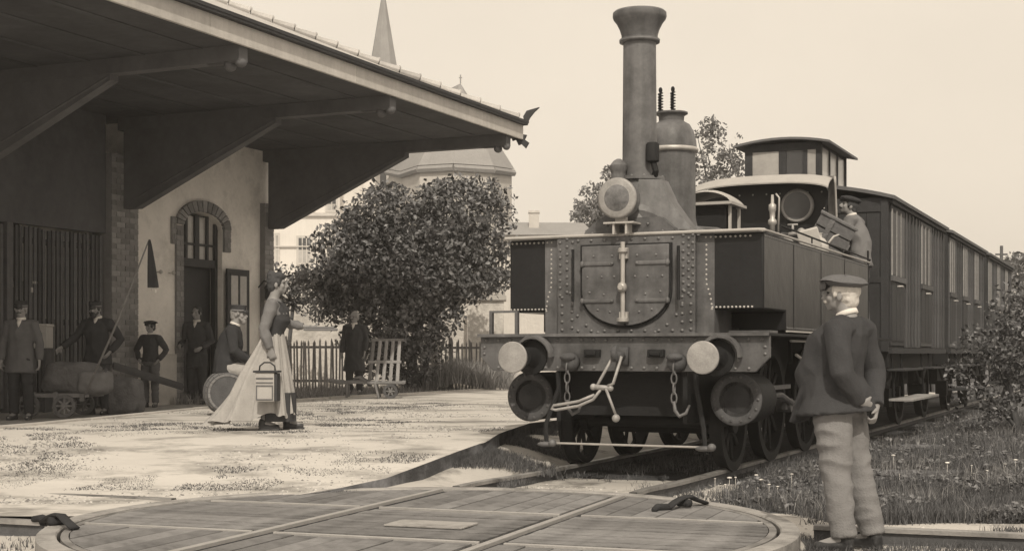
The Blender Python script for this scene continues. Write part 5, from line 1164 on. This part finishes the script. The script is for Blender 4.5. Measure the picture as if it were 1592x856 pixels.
def person(label, loc, yaw, H=1.7, J=None, lean=0, belly=0, hyaw=0, hpitch=0, hroll=0, hat='cap', hair='haird', beard=None, jacket='clothd', trousers='clothd', jlen=.80, shoes=True,
           curl=.5, vox=.011, jw=1.0, flare=0, collar=True, skirt=None, sleeves=None, hn=None, seed=0, body_only=False, jopen=False, sit=False, tr=1.0, cap='clothm', arm_r=1.0, jacket_parts=True, cen=None, hemtail=None, group=None):
    k = H/1.75
    j = dict(hipL=(-.09,0,.92), hipR=(.09,0,.92), kneeL=(-.105,.02,.50), kneeR=(.105,.02,.50), ankL=(-.11,-.02,.09), ankR=(.11,-.02,.09), toeL=(-.14,.16,.03), toeR=(.14,.16,.03),
             pel=(0,0,.95), waist=(0,-.005,1.10), chest=(0,.0,1.30), upch=(0,-.01,1.42), neck=(0,-.005,1.49), head=(0,.01,1.64),
             shL=(-.185,-.01,1.42), shR=(.185,-.01,1.42), elL=(-.245,-.04,1.14), elR=(.245,-.04,1.14), wrL=(-.255,.05,.90), wrR=(.255,.05,.90))
    if J: j.update(J)
    j = {a: Vector(b_) for a, b_ in j.items()}
    r = root('person', label, 'person', loc, yaw, group); r.scale = (k, k, k)
    HM = Matrix.Translation(j['head']) @ Euler((hpitch, hroll, hyaw)).to_matrix().to_4x4()
    b = MB()
    # head
    b.ball((0,-.012,.035), (.074,.094,.088), 20, 14, HM); b.ball((0,.022,-.035), (.058,.066,.068), 16, 12, HM); b.ball((0,.060,-.082), (.026,.024,.022), 10, 8, HM)
    b.tube([(0,.088,.022),(0,.103,-.002),(0,.116,-.026),(0,.092,-.036)], [.009,.012,.0165,.012], 8, M=HM)
    b.tube([(-.046,.070,.030),(0,.089,.034),(.046,.070,.030)], [.012,.013,.012], 8, M=HM)
    b.tube([(-.024,.083,-.060),(0,.091,-.058),(.024,.083,-.060)], [.006,.009,.006], 8, M=HM); b.tube([(-.020,.082,-.070),(0,.088,-.071),(.020,.082,-.070)], [.006,.009,.006], 8, M=HM)
    for s in (-1, 1): b.ball((s*.040,.058,-.022), (.024,.024,.026), 10, 8, HM); b.ball((s*.078,-.012,-.008), (.010,.022,.032), 8, 8, HM)
    # neck, torso
    b.tube([j['upch'], j['neck'], j['neck']*.45+j['head']*.55, HM @ V(0,-.02,-.02)], [(.09,.075),(.060,.058),(.054,.056),(.055,.056)], 14)
    b.tube([j['pel']-V(0,0,.06), j['pel'], j['waist'], j['chest'], j['upch'], j['neck']], [(.11,.08),(.13,.09),(.115,.085),(.135,.095),(.135,.08),(.058,.053)], 18, up=(0,1,0))
    for s in 'LR':
        b.tube([j['upch']*.6+j['sh'+s]*.4, j['sh'+s], j['sh'+s]*.5+j['el'+s]*.5, j['el'+s], j['el'+s]*.6+j['wr'+s]*.4, j['wr'+s]], [.06,.052,.044,.037,.038,.025], 10)
        b.tube([j['hip'+s], j['hip'+s]*.5+j['knee'+s]*.5, j['knee'+s], j['knee'+s]*.65+j['ank'+s]*.35, j['ank'+s]], [.085,.075,.053,.052,.036], 12)
        b.tube([j['ank'+s], (j['ank'+s]+j['toe'+s])*.5-V(0,0,.005), j['toe'+s]], [.038,.036,.028], 10)
        n = (hn or {}).get(s, V(1 if s == 'L' else -1, .2, 0)); add_hand(b, j['wr'+s], j['wr'+s]-j['el'+s] if not (hn or {}).get('d'+s) else hn['d'+s], n, curl if not isinstance(curl, dict) else curl[s], 1.08, 1 if s == 'L' else -1)
    link('body', remeshed(b, 'body', 'skin', .0085 if vox < .012 else .011, 1), None, r)
    for s in (-1, 1):
        part('eye', MB().ball((s*.033,.079,.010), (.011,.008,.0065), 8, 6, HM), 'haird', r, smooth=True)
    # hair
    if hair:
        hb = MB(); hb.ball((0,-.024,.034 if hat else .042), (.082,.094,.080 if hat else .092), 18, 12, HM); hb.ball((0,-.055,-.02), (.070,.058,.062), 14, 10, HM)
        for s in (-1, 1): hb.tube([(s*.074,.02,.05),(s*.078,.022,.0),(s*.072,.02,-.02)], [.014,.013,.008], 6, M=HM)
        if hair == 'haird' and skirt: hb.ball((0,-.06,.115), (.052,.052,.045), 12, 8, HM); hb.ball((0,.02,.09), (.085,.075,.05), 14, 8, HM)
        hm = remeshed(hb, 'hair', hair, .011, 1, .006, 30, seed)
        link('hair', hm, None, r)
    if beard:
        bb = MB(); bb.tube([(-.034,.082,-.052),(0,.102,-.044),(.034,.082,-.052)], [.007,.012,.007], 8, M=HM)
        if beard[0] == 'full': bb.ball((0,.062,-.088), (.046,.036,.046), 12, 9, HM); bb.tube([(-.066,.03,-.04),(-.045,.06,-.078),(0,.08,-.09),(.045,.06,-.078),(.066,.03,-.04)], .016, 8, M=HM)
        link('moustache' if beard[0] != 'full' else 'beard', remeshed(bb, 'beard', beard[1], .007, 0, .003, 60, seed), None, r)
    # hats
    if hat == 'cap':
        c = part('cap', MB().lathe([(.02,.085),(.090,.075),(.112,.085),(.122,.105),(.112,.128),(.07,.142),(.01,.146)], (0,-.005,0), 28, HM @ T(0,0,-.012,0,-.10) @ Matrix.Diagonal((1,1.12,1,1))), cap, r, smooth=True)
        part('cap_peak', MB().tube([(-.055,.095,.078),(0,.135,.070),(.055,.095,.078)], [(.010,.03),(.010,.035),(.010,.03)], 8, M=HM), cap, c, smooth=True)
    elif hat == 'kepi':
        c = part('cap', MB().lathe([(.086,.040),(.091,.042),(.090,.105),(.096,.125),(.090,.135),(.03,.137),(.002,.137)], (0,-.008,0), 26, HM @ T(0,0,-.005,0,-.06) @ Matrix.Diagonal((1,1.14,1,1))), cap, r, smooth=False)
        part('cap_band', MB().lathe([(.0875,.048),(.0935,.050),(.0932,.072),(.087,.074)], (0,-.008,0), 26, HM @ T(0,0,-.005,0,-.06) @ Matrix.Diagonal((1,1.14,1,1))), 'blouse', c, smooth=True)
        part('cap_peak', MB().tube([(-.052,.088,.042),(0,.128,.028),(.052,.088,.042)], [(.006,.022),(.006,.030),(.006,.022)], 8, M=HM), 'leather', c, smooth=True)
    elif hat == 'beret':
        c = part('cap', MB().grid(lambda u, v: (lambda th, rr: (.140*rr*math.cos(th), -.008 + .155*rr*math.sin(th), .082 + .046*math.sqrt(max(0, 1-rr**2.2)) + .006*math.sin(3*th)))(2*PI*u, v), 30, 8, HM)
                 .grid(lambda u, v: (lambda th, rr: (rr*math.cos(th), -.012 + rr*1.13*math.sin(th), .056 + .026*min(v*1.6,1)))(2*PI*u, +.086+.054*v), 30, 5, HM), cap, r, smooth=True)
        part('cap_peak', MB().tube([(-.060,.092,.060),(0,.140,.052),(.060,.092,.060)], [(.008,.03),(.008,.036),(.008,.03)], 8, M=HM), cap, c, smooth=True)
    # jacket
    if jacket:
        jb = MB(); pel = j['pel']; hem = Vector((pel.x, pel.y, jlen)) if cen is None else Vector(cen)
        by = belly
        chain = [hem, (hem+j['waist'])*.5 if not sit else j['pel'], j['waist']+V(0,by*.5,0), j['chest']+V(0,by*.3,0), j['upch'], j['neck']+V(0,0,.0)]
        rad = [(.200*jw+flare,.150*jw+by*.5+flare),(.186*jw,.130*jw+by*.8),(.160*jw,.125*jw+by),(.175*jw,.130*jw+by*.5),(.165*jw,.105*jw),(.068,.066)]
        jb.tube(chain, rad, 24, up=(0,1,0))
        if hemtail:
            for t_ in hemtail: jb.tube(*t_)
        for s in 'LR':
            jb.tube([j['upch']*.5+j['sh'+s]*.5, j['sh'+s], j['sh'+s]*.5+j['el'+s]*.5, j['el'+s], j['el'+s]*.5+j['wr'+s]*.5, j['wr'+s]*.96+j['el'+s]*.04], [q_*arm_r for q_ in (.082,.078,.066,.060,.056,.046)], 12)
        link('jacket', remeshed(jb, 'jacket', jacket, vox, 2, .010, 8, seed), None, r)
        if collar: part('collar', MB().lathe([(.060,-.008),(.068,-.006),(.065,.024),(.057,.026)], (0,0,0), 20, Matrix.Translation(j['neck']+V(0,.004,.008)) @ (j['head']-j['neck']).to_track_quat('Z','Y').to_matrix().to_4x4() @ Matrix.Diagonal((1,1.05,1,1))), 'white', r, smooth=True)
        if collar == 'shirt': part('shirt_front', MB().tube([j['neck']+V(0,.075,.0), j['neck']+V(0,.108,-.05), j['neck']+V(0,.128,-.11)], [(.034,.012),(.028,.012),(.006,.008)], 10, up=(0,1,0)), 'white', r, smooth=True)
    if trousers and not skirt:
        tb = MB(); tp_ = min(tr, 1.0); tb.tube([j['pel']-V(0,0,.10), j['pel'], j['waist']], [(.158*tr,.128*tr),(.165*tp_,.120*tp_),(.130,.10)], 18, up=(0,1,0))
        for s in 'LR':
            tb.tube([j['hip'+s], j['hip'+s]*.5+j['knee'+s]*.5, j['knee'+s], j['knee'+s]*.5+j['ank'+s]*.5, j['ank'+s]+V(0,0,.0)], [q_*tr for q_ in (.108,.098,.082,.074,.066)], 14)
        link('trousers', remeshed(tb, 'trousers', trousers, vox, 3, .0105 if tr > 1.1 else .008, 5.5, seed+5, zs=1.9), None, r)
    if shoes:
        for s in 'LR':
            a, t_ = j['ank'+s], j['toe'+s]; sb = MB(); d = (t_-a); d.z = 0; d.normalize()
            sb.tube([a+V(0,0,.03), a-V(0,0,.03)-d*.02], [.048,.046], 10); sb.tube([a-V(0,0,.052)-d*.055, a-V(0,0,.045)+d*.04, Vector((t_.x,t_.y,a.z-.055))], [(.040,.036),(.043,.040),(.040,.028)], 12)
            sb.tube([a-V(0,0,.082)-d*.06, Vector((t_.x,t_.y,a.z-.082))+d*.015], [(.040,.010),(.042,.010)], 8, up=(0,0,1))
            link('shoe', remeshed(sb, 'shoe', 'leather', .009, 2), None, r)
    return r, j, HM, k
def at(px, py, z): p = G(px, py, z); return p
# --- the stout man with his back to us, hands joined behind, looking at the engine (local +y = the way he faces)
foot = Vector((( 1308-796)/2200*8.42, 8.42, GZ+.0))
hands = {'L': V(.3,.6,.4), 'R': V(-.3,.7,.3), 'dL': V(.85,-.15,-.3), 'dR': V(-.5,-.1,-.8)}
J = dict(hipL=(-.10,.02,.90), hipR=(.10,.02,.90), kneeL=(-.11,-.02,.48), kneeR=(.12,-.05,.50), ankL=(-.15,-.09,.09), ankR=(.12,-.16,.09), toeL=(-.20,.08,.03), toeR=(.17,.01,.03),
         pel=(0,.03,.95), waist=(0,.05,1.10), chest=(0,.01,1.28), upch=(0,-.045,1.40), neck=(0,-.045,1.475), head=(0,.0,1.605), shL=(-.19,-.06,1.385), shR=(.19,-.06,1.385),
         elL=(-.25,-.12,1.12), elR=(.26,-.11,1.12), wrL=(-.10,-.17,.93), wrR=(.10,-.19,.90))
st, sj, sHM, sk = person('stout white-haired man in flat cap and pale baggy trousers, hands joined behind his back', foot, math.radians(52), 1.64, J,
    belly=.075, hyaw=math.radians(8), hpitch=math.radians(6), hat='beret', cap='clothg', hair='hairw', beard=('m','hairw'), jacket='clothm', trousers='trouser', jlen=.86, jw=1.12, flare=.04, curl=1.25, vox=.010, hn=hands, seed=1, tr=1.11,
    hemtail=[([(0,.16,1.06),(0,.26,.90),(0,.30,.80)], [(.16,.05),(.15,.035),(.13,.018)], 16)], arm_r=1.08)
part('trouser_pocket', MB().tube([(.175,-.03,.93),(.19,-.02,.86),(.18,.02,.80)], .006, 6), 'clothm', st, smooth=True)
# --- railwaymen and others under the canopy
person('capped railwayman in a grey work jacket standing facing us at the far left edge', (D(33,548,18.8).x, 18.8, YZ), math.radians(180), 1.56,
    dict(elL=(-.27,-.02,1.13), elR=(.27,-.02,1.13), wrL=(-.28,.03,.88), wrR=(.28,.03,.88)), hat='kepi', cap='clothd', hair='hairm', beard=('m','haird'), jacket='clothg', trousers='clothd', jlen=.70, jw=1.08, flare=.02, collar='shirt', vox=.014, seed=2)
person('bearded porter in dark uniform, one hand on the sack of the barrow', (D(152,548,20.4).x, 20.4, YZ), math.radians(172), 1.62,
    dict(elR=(.36,.03,1.20), wrR=(.50,.18,1.05), elL=(-.36,-.04,1.17), wrL=(-.25,.10,.98), chest=(.03,.02,1.29), head=(.03,.03,1.63)), hat='kepi', cap='clothd', hair='haird', beard=('full','haird'), jacket='clothd', trousers='clothm', jlen=.78, collar='shirt', vox=.014, seed=3, jw=1.12)
person('boy in a flat cap and dark jumper standing with hands in his trouser pockets', (D(234,548,23.2).x, 23.2, YZ), math.radians(170), 1.40,
    dict(elL=(-.33,-.05,1.17), wrL=(-.21,.08,.97), elR=(.33,-.05,1.17), wrR=(.21,.08,.97), ankL=(-.10,-.02,.09), ankR=(.09,.03,.09), shL=(-.17,-.01,1.41), shR=(.17,-.01,1.41)), hyaw=math.radians(-25), hat='beret', cap='clothm', hair='haird', jacket='haird', trousers='clothg', jlen=.93, collar=True, vox=.014, seed=4, jw=.95)
person('man in a dark suit with a pale moustache standing in the dark doorway', (D(306,548,24.6).x, 24.6, YZ), math.radians(172), 1.68,
    dict(elR=(.27,-.02,1.14), wrR=(.24,.20,1.06), elL=(-.26,-.03,1.13), wrL=(-.16,.20,1.02)), hat=None, hair='haird', beard=('m','hairm'), jacket='haird', trousers='haird', jlen=.66, collar='shirt', vox=.014, seed=5, hyaw=math.radians(-10))
# seated man: faces right
sz = .53
person('capped man in a dark jacket and pale trousers sitting sideways on the cask, looking right', (D(356,548,17.9).x, 17.9, plat_z(17.9)), math.radians(-82), 1.66,
    dict(hipL=(-.10,-.02,.62), hipR=(.10,-.02,.62), kneeL=(-.13,.36,.56), kneeR=(.13,.38,.57), ankL=(-.14,.30,.10), ankR=(.13,.20,.10), toeL=(-.17,.46,.03), toeR=(.15,.38,.03),
         pel=(0,-.03,.64), waist=(0,-.03,.80), chest=(0,.02,1.0), upch=(0,.06,1.13), neck=(0,.075,1.20), head=(0,.13,1.34), shL=(-.19,.05,1.12), shR=(.19,.05,1.12),
         elL=(-.26,.06,.86), elR=(.27,.08,.86), wrL=(-.14,.27,.72), wrR=(.16,.29,.72)), hat='kepi', cap='clothd', hair='hairm', beard=('full','hairm'), jacket='clothd', trousers='linen', jlen=.56, sit=True, collar=True, vox=.013, seed=6, hyaw=math.radians(-18), jw=1.12, belly=.03)
person('man in a long black coat standing behind the luggage barrow in front of the tree', (D(551,548,26.8).x, 26.8, plat_z(26.8)), math.radians(170), 1.56,
    dict(wrL=(-.24,.05,.90), wrR=(.26,.06,.88)), hat=None, hair='hairm', beard=('m','haird'), jacket='haird', trousers='haird', jlen=.50, flare=.02, collar='shirt', vox=.014, seed=7, jw=1.1, hyaw=math.radians(-20))
o_ = onloco(1.05, 5.72, 1.36)
person('engine driver in pale jacket bending behind the tipped crate on the tank', o_, math.radians(60), 1.68,
    dict(chest=(0,.06,1.27), upch=(0,.09,1.38), neck=(0,.11,1.44), head=(0,.15,1.57), shL=(-.19,.08,1.37), shR=(.19,.08,1.37), elL=(-.26,.16,1.14), elR=(.27,.12,1.13), wrL=(-.20,.36,1.10), wrR=(.22,.30,1.0)), hat='cap', cap='clothd', hair='haird', beard=('m','haird'), jacket='blouse', trousers='clothg', vox=.013, seed=8, hpitch=.35, hyaw=.5)
# --- the woman with the wind-blown skirt, facing right
Yw = 14.5
wp = Vector((D(425,548,Yw).x, Yw, plat_z(Yw)))
wyaw = math.radians(-84)
Jw = dict(shL=(-.165,-.01,1.40), shR=(.165,.0,1.40), elR=(.235,-.09,1.12), wrR=(.22,-.02,.90), elL=(-.20,.12,1.20), wrL=(-.12,.34,1.16), head=(0,.045,1.625), neck=(0,.01,1.485), waist=(0,-.005,1.09), chest=(0,.02,1.28),
          ankR=(.09,-.10,.09), ankL=(-.08,.16,.09), toeR=(.10,.07,.03), toeL=(-.09,.33,.03), kneeR=(.09,.0,.5), kneeL=(-.09,.10,.5))
wm_, wj, wHM, wk = person('woman in dark bodice with her wide pale skirt blown back, facing the engine', wp, wyaw, 1.60, Jw, hpitch=math.radians(4), hat=None, hair='haird', jacket=None, trousers=None, skirt=True, vox=.010, seed=9,
    hn={'R': V(-1,.1,0), 'L': V(.2,0,1), 'dL': V(.1,1,-.05)}, curl={'R': 1.1, 'L': .45})
bl = MB()
bl.tube([V(0,0,1.05), V(0,.0,1.18), V(0,.03,1.30), V(0,.0,1.40), V(0,.005,1.475)], [(.13,.10),(.15,.12),(.165,.145),(.15,.10),(.058,.056)], 20, up=(0,1,0))
for s in 'LR':
    sh, el, wr = wj['sh'+s], wj['el'+s], wj['wr'+s]; bl.tube([V(0,0,1.38)*.4+sh*.6, sh+V(0,0,.01), sh*.55+el*.45, el, el*.6+wr*.4, wr*.93+el*.07], [.065,.072,.064,.054,.056,.040], 14)
link('blouse', remeshed(bl, 'blouse', 'blouse', .010, 2, .009, 11, 3), None, wm_)
bd = MB(); bd.tube([V(0,0,1.04), V(0,.0,1.12), V(0,.035,1.24), V(0,.035,1.33), V(0,.01,1.40)], [(.137,.108),(.150,.124),(.172,.158),(.160,.135),(.125,.10)], 24, up=(0,1,0))
for s in (-1, 1): bd.tube([(s*.10,.145,1.28),(s*.11,.09,1.42),(s*.10,.0,1.455),(s*.11,-.09,1.38),(s*.10,-.115,1.26)], [(.022,.010)]*5, 8)
link('bodice', remeshed(bd, 'bodice', 'clothm', .009, 1, .003, 12, 4), None, wm_)
# skirt: rings from waist to hem; back of her (-y) is blown out and down into a long sweep
def skirt(u, v):
    th = 2*PI*u; s, c = math.sin(th), math.cos(th)           # c>0 : front (+y)
    h = 1.10 - (1.10-.17)*v
    back = max(0, -c); fold = 1 + (.07*math.sin(th*6+.6) + .08*math.sin(th*11+1.3+math.sin(th*3)) + .05*math.sin(th*23+v*2) + .03*math.sin(th*37))*(.25+.75*v**.6)
    rx = (.13 + .15*v**.8 + .06*back*v)*fold; ry = (.11 + .10*v**.9)*fold if c > 0 else (.11 + .62*v**1.15)*fold
    y = .0 + ry*c + .03*v; x = rx*s*(1 - .22*back*v)
    z = h - .05*v*back**2 + (.02*math.sin(th*5) + .018*math.sin(th*11+2))*v; y -= .05*back*math.sin(v*PI)*0 + .04*back*math.sin(v*7+th*2)*v
    if c < 0: z -= .05*v*back
    return (x + .025*back*math.sin(v*9+th*3)*v, y, z)
sk_ = link('skirt', MB().grid(skirt, 150, 34).grid(lambda u, v: tuple(Vector(skirt(u, v))*1 - Vector((.006*math.sin(2*PI*u), .006*math.cos(2*PI*u), 0))), 150, 34).mesh('skirt', True), 'linen', wm_)
part('petticoat', MB().grid(lambda u, v: (.20*math.sin(2*PI*u)*(1+.05*math.sin(18*PI*u)), .06+.19*math.cos(2*PI*u)*(1+.05*math.sin(18*PI*u)), .42-.32*v), 60, 8), 'clothm', wm_, smooth=True)
part('apron_band', MB().lathe([(.128,-.02),(.136,-.018),(.136,.02),(.128,.022)], (0,0,1.085), 28, Matrix.Diagonal((1,.82,1,1))), 'linen', wm_, smooth=True)
# hand-box she carries
bxl = D(414,598,Yw-.33); hx = root('hand_box', 'boxy pale tin carrier with lid and wire handle carried low by the woman', 'carrier', bxl, -.06)
part('case', MB().box(-.095,.095,-.075,.075,-.165,.125), 'box', hx, bevel=.006)
part('side_panel', MB().box(.0955,.125,-.07,.07,-.16,.12), 'clothm', hx, bevel=.004)
part('lid', MB().prism([(-.115,-.09),(.135,-.09),(.135,.09),(-.115,.09)], .125, .145), 'clothm', hx, bevel=.004)
part('front_frame', MB().box(-.085,.085,-.083,-.0755,.06,.075).box(-.085,.085,-.083,-.0755,.02,.03).box(-.085,-.075,-.083,-.0755,-.15,.0).box(.075,.085,-.083,-.0755,-.15,.0).box(-.075,.075,-.083,-.0755,-.15,-.138).box(-.075,.075,-.083,-.0755,-.012,.0), 'clothg', hx)
part('handle', MB().tube([(-.07,0,.145),(-.065,0,.19),(-.02,0,.225),(.04,0,.225),(.085,0,.19),(.09,0,.145)], .008, 8), 'haird', hx, smooth=True)
tr_ = D(497,512,Yw-.1); ty = root('tray', 'flat folded cloth parcel held out in the hand of the woman', 'parcel', tr_, .1)
part('cloth', MB().box(-.16,.18,-.10,.10,-.012,.012).box(-.14,.15,-.09,.09,.013,.03), 'blouse', ty, bevel=.006)
